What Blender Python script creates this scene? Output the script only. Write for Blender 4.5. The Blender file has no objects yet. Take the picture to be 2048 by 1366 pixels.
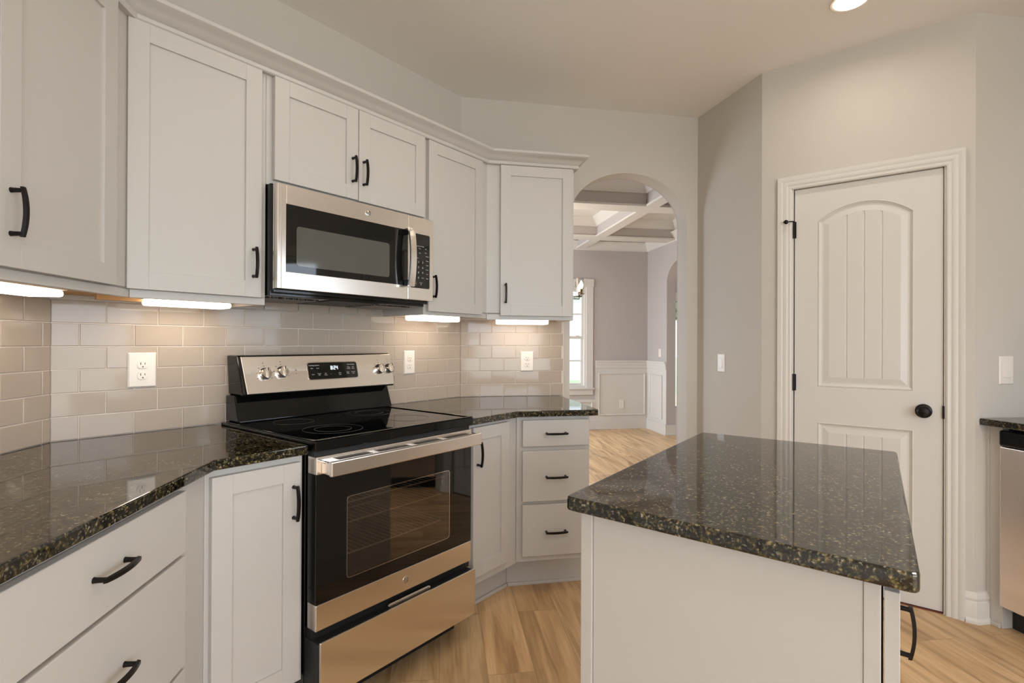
import bpy, bmesh, math, random
from math import radians, sin, cos, pi, sqrt, tan, atan2
from mathutils import Vector, Matrix
random.seed(7)
SC = bpy.context.scene
COL = SC.collection

# ------------------------------------------------------------------ camera
cam_d = bpy.data.cameras.new('camera'); cam = bpy.data.objects.new('camera', cam_d); COL.objects.link(cam)
cam_d.sensor_width = 36; cam_d.lens = 1065.42 / 2048 * 36; cam_d.clip_start = .02; cam_d.clip_end = 200
_th, _pt, _ro = radians(34.858), radians(.1524), radians(-.2351)
_f = Vector((cos(_th)*cos(_pt), sin(_th)*cos(_pt), sin(_pt))); _r = Vector((sin(_th), -cos(_th), 0)); _u = _r.cross(_f)
_r2 = _r*cos(_ro) - _u*sin(_ro) ; _u2 = _u*cos(_ro) + _r*sin(_ro)
cam.matrix_world = Matrix(((_r2.x, _u2.x, -_f.x, 0), (_r2.y, _u2.y, -_f.y, 0), (_r2.z, _u2.z, -_f.z, 1.2426), (0, 0, 0, 1)))
SC.camera = cam

# ------------------------------------------------------------------ exposure, world
SC.view_settings.view_transform = 'Standard'; SC.view_settings.look = 'None'
SC.view_settings.exposure = -0.24; SC.view_settings.gamma = 1.0
SC.view_settings.use_curve_mapping = False
SC.cycles.use_denoising = True
SC.cycles.max_bounces = 10; SC.cycles.diffuse_bounces = 5; SC.cycles.glossy_bounces = 5
SC.cycles.transparent_max_bounces = 12; SC.cycles.sample_clamp_indirect = 6
W = bpy.data.worlds.new('sky'); SC.world = W; W.use_nodes = True
_bg = W.node_tree.nodes['Background']; _bg.inputs[0].default_value = (.80, .89, 1, 1); _bg.inputs[1].default_value = 4.0

# ------------------------------------------------------------------ plan frames
class Fr:
    """vertical plane: s runs along it, y = -offset toward the room, z up"""
    def __init__(self, p, deg):
        self.p = Vector((p[0], p[1])); self.a = radians(deg)
        self.u = Vector((cos(self.a), sin(self.a))); self.n = Vector((sin(self.a), -cos(self.a)))
    def w(self, s, off=0, z=0):
        q = self.p + self.u*s + self.n*off
        return Vector((q.x, q.y, z))
    def M(self, o=(0, 0, 0)):
        q = self.w(o[0], -o[1], o[2])
        return Matrix.Translation(q) @ Matrix.Rotation(self.a, 4, 'Z')
    def loc(self, P):
        d = Vector((P[0], P[1])) - self.p
        return d.dot(self.u), d.dot(self.n)
def isect(F1, o1, F2, o2):
    a = F1.p + F1.n*o1; b = F2.p + F2.n*o2; d = b-a
    den = F1.u.x*F2.u.y - F1.u.y*F2.u.x
    t = (d.x*F2.u.y - d.y*F2.u.x)/den
    return a + F1.u*t
WORLD = Fr((0, 0), 0)
LA = (.56, 2.222); AR = (2.475, 2.11)
L = Fr(LA, 41.0); A = Fr(LA, -3.347); R = Fr(AR, -44.5)
C1 = (3.595, 1.010); C2 = (3.196, .550); C3 = (3.149, -.340)
S = Fr(C1, math.degrees(atan2(C2[1]-C1[1], C2[0]-C1[0])))
D = Fr(C2, -93.0); E = Fr(C3, -46.0)
K0 = E.w(.70)[:2]; K = Fr(K0, -136.0)
G = Fr((7.56, 2.84), -46.0); H = Fr((7.56, 2.84), -135.0)
CEIL = 2.738; DCEIL = 2.84

# ------------------------------------------------------------------ lamps that stand for daylight at the windows
def area(name, loc, target, sx, sy, power, color=(1, 1, 1), shape='RECTANGLE'):
    d = bpy.data.lights.new(name, 'AREA'); d.shape = shape; d.size = sx; d.size_y = sy; d.energy = power; d.color = color
    o = bpy.data.objects.new(name, d); COL.objects.link(o); o.location = loc
    o.rotation_euler = (Vector(target)-Vector(loc)).to_track_quat('-Z', 'Y').to_euler()
    return o
KW = 5.9                      # length of the wall behind the sink run
LBACK = -5.2                  # how far the left wall runs back past the camera
B0 = K.w(KW)[:2]; B1 = L.w(LBACK)[:2]
B = Fr(B0, math.degrees(atan2(B1[1]-B0[1], B1[0]-B0[0])))
BLEN = (Vector(B1)-Vector(B0)).length
SINKWIN = (.85, 1.65, 1.08, 2.12); PATIO = (2.35, 4.9, .04, 2.2)  # unseen sink window and patio door, invented to give daylight and reflections
BWIN = [(.4, 2.0, .45, 2.35), (2.3, 3.9, .45, 2.35), (4.2, 5.8, .45, 2.35)]  # unseen breakfast windows, invented and enlarged for softer daylight
def daylight(F, o, power, name):
    s = (o[0]+o[1])/2; z = (o[2]+o[3])/2
    area(name, F.w(s, -.30, z+.05), F.w(s, 1, z+.05), o[1]-o[0]+.1, o[3]-o[2]+.1, power, (.76, .87, 1))
daylight(K, SINKWIN, 12, 'daylight_sink_window')
daylight(K, PATIO, 112, 'daylight_patio_door')
for i, o in enumerate(BWIN): daylight(B, o, (96, 96, 28)[i], 'daylight_added_breakfast_window_%d' % (i+1))
DWIN = (-1.62, -.93, .60, 2.05)
JW = [(1.0, 2.0, .6, 2.1), (2.6, 3.6, .6, 2.1)]  # unseen windows in the left dining wall, added to light that room
_Jf = Fr(Vector(G.w(-3.6)[:2])-Vector((cos(radians(45)), sin(radians(45))))*3.75, 45)
for _i, _o in enumerate(JW): daylight(_Jf, _o, 110, 'daylight_added_dining_window_%d' % (_i+1))
daylight(Fr(G.w(3.4)[:2], -135.0), (1.2, 2.2, .2, 2.2), 90, 'daylight_foyer_window')

# ------------------------------------------------------------------ materials
def mat(name):
    m = bpy.data.materials.new(name); m.use_nodes = True
    nt = m.node_tree; b = nt.nodes['Principled BSDF']
    return m, nt, b
def srgb(r, g, b):
    f = lambda c: ((c/255+.055)/1.055)**2.4 if c/255 > .04045 else c/255/12.92
    return (f(r), f(g), f(b), 1)
def plain(name, col, rough=.5, metal=0, spec=.5, coat=0, bump=0, bscale=200, var=0):
    m, nt, b = mat(name)
    b.inputs['Base Color'].default_value = col if len(col) == 4 else (*col, 1)
    b.inputs['Roughness'].default_value = rough; b.inputs['Metallic'].default_value = metal
    b.inputs['Specular IOR Level'].default_value = spec; b.inputs['Coat Weight'].default_value = coat
    b.inputs['Coat Roughness'].default_value = .05
    tc = nt.nodes.new('ShaderNodeTexCoord')
    n = nt.nodes.new('ShaderNodeTexNoise'); n.inputs['Scale'].default_value = bscale; n.inputs['Detail'].default_value = 3
    nt.links.new(tc.outputs['Object'], n.inputs['Vector'])
    if bump:
        bp = nt.nodes.new('ShaderNodeBump'); bp.inputs['Strength'].default_value = bump; bp.inputs['Distance'].default_value = .002
        nt.links.new(n.outputs['Fac'], bp.inputs['Height']); nt.links.new(bp.outputs['Normal'], b.inputs['Normal'])
    mr = nt.nodes.new('ShaderNodeMapRange'); mr.inputs[3].default_value = max(0, rough-.03-var); mr.inputs[4].default_value = rough+.03+var
    nt.links.new(n.outputs['Fac'], mr.inputs[0]); nt.links.new(mr.outputs[0], b.inputs['Roughness'])
    return m
def emit(name, col, strength):
    m, nt, b = mat(name)
    b.inputs['Base Color'].default_value = (*col, 1); b.inputs['Emission Color'].default_value = (*col, 1)
    b.inputs['Emission Strength'].default_value = strength
    return m
MT = {}
MT['cab'] = plain('cabinet_white_paint', srgb(198, 193, 186), .38, bump=.02, bscale=300)
MT['trim'] = plain('trim_white_paint', srgb(218, 213, 205), .35, bump=.02, bscale=200)
MT['wall'] = plain('greige_wall_paint', srgb(204, 197, 187), .75, spec=.3, bump=.15, bscale=420)
MT['dwall'] = plain('mauve_grey_wall_paint', srgb(190, 182, 177), .75, spec=.3, bump=.15, bscale=420)
MT['ceil'] = plain('ceiling_paint', srgb(240, 236, 230), .85, spec=.2, bump=.15, bscale=300)
MT['pulls'] = plain('oil_rubbed_bronze', (.012, .009, .008), .32, metal=.6, var=.05)
MT['tile'] = plain('greige_glazed_tile', srgb(182, 168, 153), .07, spec=.30, bump=.035, bscale=9)
MT['grout'] = plain('cream_grout', srgb(232, 221, 208), .8, bump=.2, bscale=600)
MT['black'] = plain('black_enamel', (.004, .004, .004), .08, spec=.35)
MT['matteblack'] = plain('matte_black_plastic', (.01, .01, .01), .5)
MT['glass_black'] = plain('black_ceramic_glass', (.004, .004, .004), .03, spec=.58)
MT['plate'] = plain('white_plastic', srgb(236, 228, 218), .35)
MT['slot'] = plain('dark_slot', (.03, .025, .02), .6)
MT['wood_raw'] = plain('raw_plywood', srgb(205, 160, 105), .6, bump=.1, bscale=60)
MT['mark'] = plain('printed_mark', srgb(215, 212, 205), .5)
MT['markdark'] = plain('dark_print', srgb(70, 64, 58), .5)
MT['ringmark'] = plain('faint_burner_print', srgb(78, 76, 73), .3)
MT['threshold'] = plain('dark_reddish_threshold', srgb(110, 55, 40), .5)
MT['rack'] = plain('nickel_oven_rack', srgb(120, 112, 100), .35)
MT['brass'] = plain('aged_brass', srgb(120, 95, 60), .35, metal=1)
MT['led'] = emit('clock_digits', (.85, .95, 1), 1.3)
MT['lamp'] = emit('lamp_diffuser', (1, .88, .74), 4.5)
MT['can'] = emit('recessed_lamp_lens', (1, .88, .74), 9.0)
MT['bulb'] = emit('filament_bulb', (1, .78, .50), 14.0)
MT['lawn'] = plain('lawn', srgb(175, 192, 150), .9, bump=.3, bscale=20)
MT['siding'] = plain('pale_siding', srgb(225, 225, 225), .7)
MT['leaf'] = plain('tree_foliage', srgb(120, 140, 100), .8, bump=.5, bscale=9)

def steel(name, vertical=False, col=(.88, .83, .77)):
    m, nt, b = mat(name)
    b.inputs['Base Color'].default_value = (*col, 1); b.inputs['Metallic'].default_value = 1; b.inputs['Roughness'].default_value = .26
    b.inputs['Anisotropic'].default_value = .55
    tc = nt.nodes.new('ShaderNodeTexCoord'); mp = nt.nodes.new('ShaderNodeMapping'); n = nt.nodes.new('ShaderNodeTexNoise')
    mp.inputs['Scale'].default_value = (1.5, 1.5, 1400) if not vertical else (900, 900, 4)
    n.inputs['Scale'].default_value = 1; n.inputs['Detail'].default_value = 2
    nt.links.new(tc.outputs['Object'], mp.inputs[0]); nt.links.new(mp.outputs[0], n.inputs['Vector'])
    mr = nt.nodes.new('ShaderNodeMapRange'); mr.inputs[3].default_value = .20; mr.inputs[4].default_value = .27
    nt.links.new(n.outputs['Fac'], mr.inputs[0]); nt.links.new(mr.outputs[0], b.inputs['Roughness'])
    return m
MT['steel'] = steel('brushed_stainless_steel')
MT['chrome'] = plain('polished_chrome', (.75, .72, .68), .12, metal=1)

def glass(name, tint=(1, 1, 1), amount=.92, rough=0.0, ior=1.45):
    m, nt, b = mat(name); nt.nodes.remove(b)
    out = nt.nodes['Material Output']; tr = nt.nodes.new('ShaderNodeBsdfTransparent'); gl = nt.nodes.new('ShaderNodeBsdfGlossy')
    lw = nt.nodes.new('ShaderNodeLayerWeight'); lw.inputs[0].default_value = .5
    p5 = nt.nodes.new('ShaderNodeMath'); p5.operation = 'POWER'; p5.inputs[1].default_value = 5; nt.links.new(lw.outputs['Facing'], p5.inputs[0])
    f0 = ((ior-1)/(ior+1))**2
    fr = nt.nodes.new('ShaderNodeMath'); fr.operation = 'MULTIPLY_ADD'; fr.inputs[1].default_value = 1-f0; fr.inputs[2].default_value = f0; nt.links.new(p5.outputs[0], fr.inputs[0])
    tr.inputs[0].default_value = (*[c*amount for c in tint], 1); gl.inputs['Roughness'].default_value = rough
    mx = nt.nodes.new('ShaderNodeMixShader'); nt.links.new(fr.outputs[0], mx.inputs[0])
    nt.links.new(tr.outputs[0], mx.inputs[1]); nt.links.new(gl.outputs[0], mx.inputs[2]); nt.links.new(mx.outputs[0], out.inputs[0])
    return m
MT['glass'] = glass('clear_window_glass')
MT['ovenglass'] = glass('tinted_oven_glass', (1, .92, .84), .8, ior=2.1)
MT['screen'] = plain('microwave_screen_painted_reflection', (.085, .085, .075), .06, spec=.9)  # grey is partly the pale screen, partly a painted reflection of the bright wall

def granite():
    m, nt, b = mat('speckled_dark_granite')
    N = nt.nodes.new; lk = nt.links.new
    tc = N('ShaderNodeTexCoord')
    n1 = N('ShaderNodeTexNoise'); n1.inputs['Scale'].default_value = 95; n1.inputs['Detail'].default_value = 6; n1.inputs['Distortion'].default_value = .5; n1.inputs['Roughness'].default_value = .68
    v = N('ShaderNodeTexVoronoi'); v.inputs['Scale'].default_value = 150; v.inputs['Randomness'].default_value = 1
    n2 = N('ShaderNodeTexNoise'); n2.inputs['Scale'].default_value = 190; n2.inputs['Detail'].default_value = 5; n2.inputs['Distortion'].default_value = .4
    n3 = N('ShaderNodeTexNoise'); n3.inputs['Scale'].default_value = 24; n3.inputs['Detail'].default_value = 3
    for n in (n1, v, n2, n3): lk(tc.outputs['Object'], n.inputs['Vector'])
    r1 = N('ShaderNodeValToRGB'); r1.color_ramp.elements[0].position = .46; r1.color_ramp.elements[1].position = .63
    r1.color_ramp.elements[0].color = (.006, .007, .005, 1); r1.color_ramp.elements[1].color = (.27, .20, .075, 1)
    e = r1.color_ramp.elements.new(.53); e.color = (.060, .048, .022, 1)
    r2 = N('ShaderNodeValToRGB'); r2.color_ramp.elements[0].position = .55; r2.color_ramp.elements[1].position = .66
    r2.color_ramp.elements[0].color = (0, 0, 0, 1); r2.color_ramp.elements[1].color = (1, 1, 1, 1)
    r3 = N('ShaderNodeValToRGB'); r3.color_ramp.elements[0].position = .40; r3.color_ramp.elements[1].position = .65
    lk(n1.outputs['Fac'], r1.inputs[0]); lk(n2.outputs['Fac'], r2.inputs[0]); lk(n3.outputs['Fac'], r3.inputs[0])
    mul = N('ShaderNodeMath'); mul.operation = 'MULTIPLY'; lk(r2.outputs[0], mul.inputs[0]); lk(r3.outputs[0], mul.inputs[1])
    mx = N('ShaderNodeMixRGB'); mx.inputs[2].default_value = (.50, .45, .34, 1); lk(mul.outputs[0], mx.inputs[0]); lk(r1.outputs[0], mx.inputs[1])
    vr = N('ShaderNodeValToRGB'); vr.color_ramp.elements[0].color = (1, 1, 1, 1); vr.color_ramp.elements[1].color = (.15, .17, .15, 1); vr.color_ramp.elements[0].position = .25; vr.color_ramp.elements[1].position = .6
    hs = N('ShaderNodeMixRGB'); hs.blend_type = 'MULTIPLY'; hs.inputs[0].default_value = .85; lk(mx.outputs[0], hs.inputs[1]); lk(v.outputs['Distance'], vr.inputs[0]); lk(vr.outputs[0], hs.inputs[2])
    lk(hs.outputs[0], b.inputs['Base Color'])
    b.inputs['Roughness'].default_value = .045; b.inputs['Specular IOR Level'].default_value = .75
    return m
MT['granite'] = granite()

def floorwood():
    m, nt, b = mat('oak_plank_floor')
    N = nt.nodes.new; lk = nt.links.new
    tc = N('ShaderNodeTexCoord'); mp = N('ShaderNodeMapping'); mp.inputs['Rotation'].default_value = (0, 0, -radians(42.5)); lk(tc.outputs['Object'], mp.inputs[0])
    br = N('ShaderNodeTexBrick'); br.offset = .37; br.offset_frequency = 2; br.squash = 1
    for k, vv in (('Scale', 1), ('Mortar Size', .0011), ('Mortar Smooth', .3), ('Bias', 0), ('Brick Width', 1.22), ('Row Height', .18)): br.inputs[k].default_value = vv
    br.inputs['Color1'].default_value = (0, 0, 0, 1); br.inputs['Color2'].default_value = (1, 1, 1, 1); br.inputs['Mortar'].default_value = (.5, .5, .5, 1)
    lk(mp.outputs[0], br.inputs['Vector'])
    sep = N('ShaderNodeSeparateColor'); lk(br.outputs['Color'], sep.inputs[0])
    off = N('ShaderNodeCombineXYZ'); mu = N('ShaderNodeMath'); mu.operation = 'MULTIPLY'; mu.inputs[1].default_value = 17.3; lk(sep.outputs[0], mu.inputs[0])
    lk(mu.outputs[0], off.inputs[0]); lk(mu.outputs[0], off.inputs[1])
    add = N('ShaderNodeVectorMath'); lk(mp.outputs[0], add.inputs[0]); lk(off.outputs[0], add.inputs[1])
    def noise(scale, sc3, det, dist):
        q = N('ShaderNodeMapping'); q.inputs['Scale'].default_value = sc3; lk(add.outputs[0], q.inputs[0])
        n = N('ShaderNodeTexNoise'); n.inputs['Scale'].default_value = scale; n.inputs['Detail'].default_value = det; n.inputs['Distortion'].default_value = dist
        lk(q.outputs[0], n.inputs['Vector']); return n
    g1 = noise(1, (1.6, 16, 1), 6, .9); g2 = noise(1, (5, 110, 1), 4, .3); g3 = noise(1, (.9, 5, 1), 3, 1.2)
    r = N('ShaderNodeValToRGB'); cr = r.color_ramp
    cr.elements[0].position = .30; cr.elements[0].color = (.44, .27, .13, 1)
    cr.elements[1].position = .72; cr.elements[1].color = (.86, .62, .36, 1)
    e = cr.elements.new(.45); e.color = (.66, .44, .23, 1)
    e = cr.elements.new(.58); e.color = (.78, .55, .305, 1)
    lk(g1.outputs['Fac'], r.inputs[0])
    m1 = N('ShaderNodeMixRGB'); m1.blend_type = 'MULTIPLY'; m1.inputs[0].default_value = .28
    r2 = N('ShaderNodeValToRGB'); r2.color_ramp.elements[0].position = .35; r2.color_ramp.elements[0].color = (.62, .55, .48, 1); r2.color_ramp.elements[1].position = .6
    lk(g2.outputs['Fac'], r2.inputs[0]); lk(r.outputs[0], m1.inputs[1]); lk(r2.outputs[0], m1.inputs[2])
    # sparse dark streaks and knots
    r3 = N('ShaderNodeValToRGB'); r3.color_ramp.elements[0].position = .27; r3.color_ramp.elements[0].color = (.40, .30, .23, 1); r3.color_ramp.elements[1].position = .39
    lk(g3.outputs['Fac'], r3.inputs[0])
    m2 = N('ShaderNodeMixRGB'); m2.blend_type = 'MULTIPLY'; m2.inputs[0].default_value = .8; lk(m1.outputs[0], m2.inputs[1]); lk(r3.outputs[0], m2.inputs[2])
    qk = N('ShaderNodeMapping'); qk.inputs['Scale'].default_value = (1.1, 2.6, 1); lk(add.outputs[0], qk.inputs[0])
    vk = N('ShaderNodeTexVoronoi'); vk.inputs['Scale'].default_value = 1.3; lk(qk.outputs[0], vk.inputs['Vector'])
    rk = N('ShaderNodeValToRGB'); rk.color_ramp.elements[0].position = .012; rk.color_ramp.elements[0].color = (.33, .22, .15, 1); rk.color_ramp.elements[1].position = .085; rk.color_ramp.elements[1].color = (1, 1, 1, 1)
    ek = rk.color_ramp.elements.new(.035); ek.color = (.78, .70, .62, 1); ek = rk.color_ramp.elements.new(.045); ek.color = (.94, .90, .86, 1); ek = rk.color_ramp.elements.new(.06); ek.color = (.84, .78, .72, 1)
    lk(vk.outputs['Distance'], rk.inputs[0])
    mk_ = N('ShaderNodeMixRGB'); mk_.blend_type = 'MULTIPLY'; mk_.inputs[0].default_value = .85; lk(m2.outputs[0], mk_.inputs[1]); lk(rk.outputs[0], mk_.inputs[2]); m2 = mk_
    tint = N('ShaderNodeValToRGB'); tint.color_ramp.elements[0].color = (.82, .80, .78, 1); tint.color_ramp.elements[1].color = (1.05, 1.0, .95, 1); lk(sep.outputs[0], tint.inputs[0])
    m3 = N('ShaderNodeMixRGB'); m3.blend_type = 'MULTIPLY'; m3.inputs[0].default_value = 1; lk(m2.outputs[0], m3.inputs[1]); lk(tint.outputs[0], m3.inputs[2])
    m4 = N('ShaderNodeMixRGB'); m4.inputs[2].default_value = (.34, .22, .12, 1); lk(br.outputs['Fac'], m4.inputs[0]); lk(m3.outputs[0], m4.inputs[1])
    lk(m4.outputs[0], b.inputs['Base Color'])
    b.inputs['Roughness'].default_value = .36; b.inputs['Specular IOR Level'].default_value = .4
    bp = N('ShaderNodeBump'); bp.inputs['Strength'].default_value = .12; bp.inputs['Distance'].default_value = .002
    lk(g2.outputs['Fac'], bp.inputs['Height']); lk(bp.outputs['Normal'], b.inputs['Normal'])
    return m
MT['floor'] = floorwood()

def meshfilter():
    m, nt, b = mat('grease_filter_mesh')
    tc = nt.nodes.new('ShaderNodeTexCoord'); v = nt.nodes.new('ShaderNodeTexVoronoi'); v.inputs['Scale'].default_value = 260
    r = nt.nodes.new('ShaderNodeValToRGB'); r.color_ramp.elements[0].color = (.5, .46, .42, 1); r.color_ramp.elements[1].color = (.02, .02, .02, 1)
    r.color_ramp.elements[0].position = .25; r.color_ramp.elements[1].position = .5
    nt.links.new(tc.outputs['Object'], v.inputs['Vector']); nt.links.new(v.outputs['Distance'], r.inputs[0]); nt.links.new(r.outputs[0], b.inputs['Base Color'])
    b.inputs['Metallic'].default_value = .6; b.inputs['Roughness'].default_value = .4
    return m
MT['filter'] = meshfilter()

# ------------------------------------------------------------------ mesh builder
class MB:
    def __init__(self): self.v = []; self.f = []
    def add(self, vs, fs):
        n = len(self.v); self.v += [tuple(q) for q in vs]; self.f += [tuple(i+n for i in f) for f in fs]; return self
    def box(self, x0, x1, y0, y1, z0, z1):
        x0, x1 = min(x0, x1), max(x0, x1); y0, y1 = min(y0, y1), max(y0, y1); z0, z1 = min(z0, z1), max(z0, z1)
        return self.add([(x0, y0, z0), (x1, y0, z0), (x1, y1, z0), (x0, y1, z0), (x0, y0, z1), (x1, y0, z1), (x1, y1, z1), (x0, y1, z1)],
                 [(0, 3, 2, 1), (4, 5, 6, 7), (0, 1, 5, 4), (1, 2, 6, 5), (2, 3, 7, 6), (3, 0, 4, 7)])
    def hexa(self, b4, t4):
        return self.add(list(b4)+list(t4), [(0, 3, 2, 1), (4, 5, 6, 7), (0, 1, 5, 4), (1, 2, 6, 5), (2, 3, 7, 6), (3, 0, 4, 7)])
    def prism(self, pts, z0, z1):
        """plan polygon (counter-clockwise) from z0 to z1"""
        n = len(pts)
        vs = [(p[0], p[1], z0) for p in pts]+[(p[0], p[1], z1) for p in pts]
        return self.add(vs, [tuple(range(n-1, -1, -1)), tuple(range(n, 2*n))]+[(i, (i+1) % n, n+(i+1) % n, n+i) for i in range(n)])
    def extr(self, pts, y0, y1):
        """polygon in the x-z plane, counter-clockwise seen from -y, from y0 (front) to y1 (back)"""
        n = len(pts)
        vs = [(p[0], y0, p[1]) for p in pts]+[(p[0], y1, p[1]) for p in pts]
        return self.add(vs, [tuple(range(n)), tuple(range(2*n-1, n-1, -1))]+[(i, n+i, n+(i+1) % n, (i+1) % n) for i in range(n)])
    def tube(self, path, r, n=10, cap=True, closed=False):
        P = [Vector(p) for p in path]; m = len(P); rings = []; rr = r if isinstance(r, (list, tuple)) else [r]*m
        up = None
        for i in range(m):
            if closed: t = (P[(i+1) % m]-P[i-1]).normalized()
            else: t = (P[min(i+1, m-1)]-P[max(i-1, 0)]).normalized()
            if up is None:
                up = Vector((0, 0, 1)) if abs(t.z) < .9 else Vector((1, 0, 0))
            a = t.cross(up).normalized(); up = a.cross(t).normalized()
            rings.append([P[i]+a*rr[i]*cos(2*pi*k/n)+up*rr[i]*sin(2*pi*k/n) for k in range(n)])
        vs = [q for g in rings for q in g]; fs = []
        for i in range(m if closed else m-1):
            j = (i+1) % m
            for k in range(n): fs.append((i*n+k, j*n+k, j*n+(k+1) % n, i*n+(k+1) % n)[::-1])
        if cap and not closed: fs += [tuple(range(n)), tuple(range((m-1)*n+n-1, (m-1)*n-1, -1))]
        return self.add(vs, fs)
    def lathe(self, prof, axis='y', c=(0, 0, 0), n=28, cap=True):
        """prof: (radius, height) pairs; axis y means height runs toward -y"""
        vs = []; fs = []; m = len(prof)
        for r, h in prof:
            for k in range(n):
                a = 2*pi*k/n; x, z = r*cos(a), r*sin(a)
                if axis == 'y': vs.append((c[0]+x, c[1]-h, c[2]+z))
                else: vs.append((c[0]+x, c[1]+z, c[2]+h))
        for i in range(m-1):
            for k in range(n):
                f = (i*n+k, i*n+(k+1) % n, (i+1)*n+(k+1) % n, (i+1)*n+k)
                fs.append(f)
        if cap: fs += [tuple(range(n-1, -1, -1)), tuple(range((m-1)*n, m*n))]
        return self.add(vs, fs)
    def sweep(self, prof, path, N, closed=False, cap=True):
        """prof (a,b): a sideways in the plane of the path, b along N; mitred at corners"""
        P = [Vector(p) for p in path]; N = Vector(N); m = len(P); k = len(prof); vs = []; fs = []
        for i in range(m):
            if closed: t0 = (P[i]-P[i-1]).normalized(); t1 = (P[(i+1) % m]-P[i]).normalized()
            else:
                t0 = (P[i]-P[i-1]).normalized() if i else (P[1]-P[0]).normalized()
                t1 = (P[i+1]-P[i]).normalized() if i < m-1 else t0
            s0 = N.cross(t0); s1 = N.cross(t1); s = (s0+s1).normalized(); sc = 1/max(.3, s.dot(s0))
            for a, b in prof: vs.append(P[i]+s*a*sc+N*b)
        for i in range(m if closed else m-1):
            j = (i+1) % m
            for q in range(k): fs.append((i*k+q, i*k+(q+1) % k, j*k+(q+1) % k, j*k+q))
        if cap and not closed: fs += [tuple(range(k-1, -1, -1)), tuple(range((m-1)*k, m*k))]
        return self.add(vs, fs)

def build(name, mb, m, bevel=0, smooth=None, shift=(0, 0, 0), seg=2):
    me = bpy.data.meshes.new(name)
    me.from_pydata([(v[0]-shift[0], v[1]-shift[1], v[2]-shift[2]) for v in mb.v], [], mb.f)
    bm = bmesh.new(); bm.from_mesh(me); bmesh.ops.recalc_face_normals(bm, faces=bm.faces); bm.to_mesh(me); bm.free()
    me.materials.append(MT[m] if isinstance(m, str) else m)
    o = bpy.data.objects.new(name, me); COL.objects.link(o)
    if bevel:
        md = o.modifiers.new('edge', 'BEVEL'); md.width = bevel; md.segments = seg; md.limit_method = 'ANGLE'; md.angle_limit = radians(35)
    if smooth:
        me.shade_smooth(); me.set_sharp_from_angle(angle=radians(smooth))
    return o
def tag(o, label=None, cat=None, group=None, kind=None):
    if label: o['label'] = label
    if cat: o['category'] = cat
    if group: o['group'] = group
    if kind: o['kind'] = kind
    return o
ORG = {}
def thing(name, label, cat, F, o=(0, 0, 0), group=None):
    """an Empty at the thing's base, standing in plan frame F at (s, -offset, z)"""
    e = bpy.data.objects.new(name, None); COL.objects.link(e); e.empty_display_size = .05
    e.matrix_world = F.M(o); ORG[e.name] = o
    return tag(e, label, cat, group)
def part(name, mb, m, parent, bevel=0, smooth=None, label=None, seg=2):
    o = build(name, mb, m, bevel, smooth, ORG[parent.name], seg); o.parent = parent; ORG[o.name] = ORG[parent.name]
    if label: o['label'] = label
    return o
def solo(name, mb, m, F, o, label, cat, group=None, bevel=0, smooth=None, kind=None, seg=2):
    q = build(name, mb, m, bevel, smooth, o, seg); q.matrix_world = F.M(o); ORG[q.name] = o
    return tag(q, label, cat, group, kind)
def struct(name, mb, m, F=WORLD, o=(0, 0, 0), bevel=0, smooth=None):
    q = build(name, mb, m, bevel, smooth, o); q.matrix_world = F.M(o); ORG[q.name] = o
    return tag(q, kind='structure')

# ------------------------------------------------------------------ room shell
TH = .12
def wall(name, F, s0, s1, z1, holes=(), m='wall', th=TH):
    """holes: (a, b, zb, zt) or (a, b, zb, function s->top)"""
    xs = {s0, s1}
    for h in holes:
        xs |= {h[0], h[1]}
        if callable(h[3]):
            n = 40; xs |= {h[0]+(h[1]-h[0])*(1-cos(pi*i/n))/2 for i in range(1, n)}
    xs = sorted(xs); mb = MB()
    for a, b in zip(xs[:-1], xs[1:]):
        mid = (a+b)/2; h = [q for q in holes if q[0] < mid < q[1]]
        if not h: mb.box(a, b, 0, th, 0, z1); continue
        h = h[0]
        if h[2] > 0: mb.box(a, b, 0, th, 0, h[2])
        if callable(h[3]): ta, tb = h[3](a), h[3](b)
        else: ta = tb = h[3]
        mb.hexa([(a, 0, ta), (b, 0, tb), (b, th, tb), (a, th, ta)], [(a, 0, z1), (b, 0, z1), (b, th, z1), (a, th, z1)])
    return struct(name, mb, m, F)
ARCH = (.693, 1.494)
def archtop(a, b, spring, rise):
    c = (a+b)/2; w = (b-a)/2
    return lambda s: spring+rise*sqrt(max(0, 1-((s-c)/w)**2))
lenA = (Vector(AR)-Vector(LA)).length
lenR = (Vector(C1)-Vector(AR)).length; lenS = (Vector(C2)-Vector(C1)).length; lenD = .891
wall('wall_left', L, LBACK, 0, CEIL)
wall('wall_range', A, 0, lenA, CEIL)
wall('wall_arch', R, 0, lenR, CEIL, [(ARCH[0], ARCH[1], 0, archtop(ARCH[0], ARCH[1], 2.04, .302))])
# dining side of the arch wall rises to the higher ceiling there, painted mauve
wall('wall_recess', S, 0, lenS, CEIL)
DOOR = (.158, .782, 0, 2.068)
wall('wall_pantry', D, 0, lenD, CEIL, [DOOR])
wall('wall_switch', E, 0, .70, CEIL)
wall('wall_sink', K, 0, KW, CEIL, [SINKWIN, PATIO])
wall('wall_breakfast', B, 0, BLEN, CEIL, BWIN)

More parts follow.
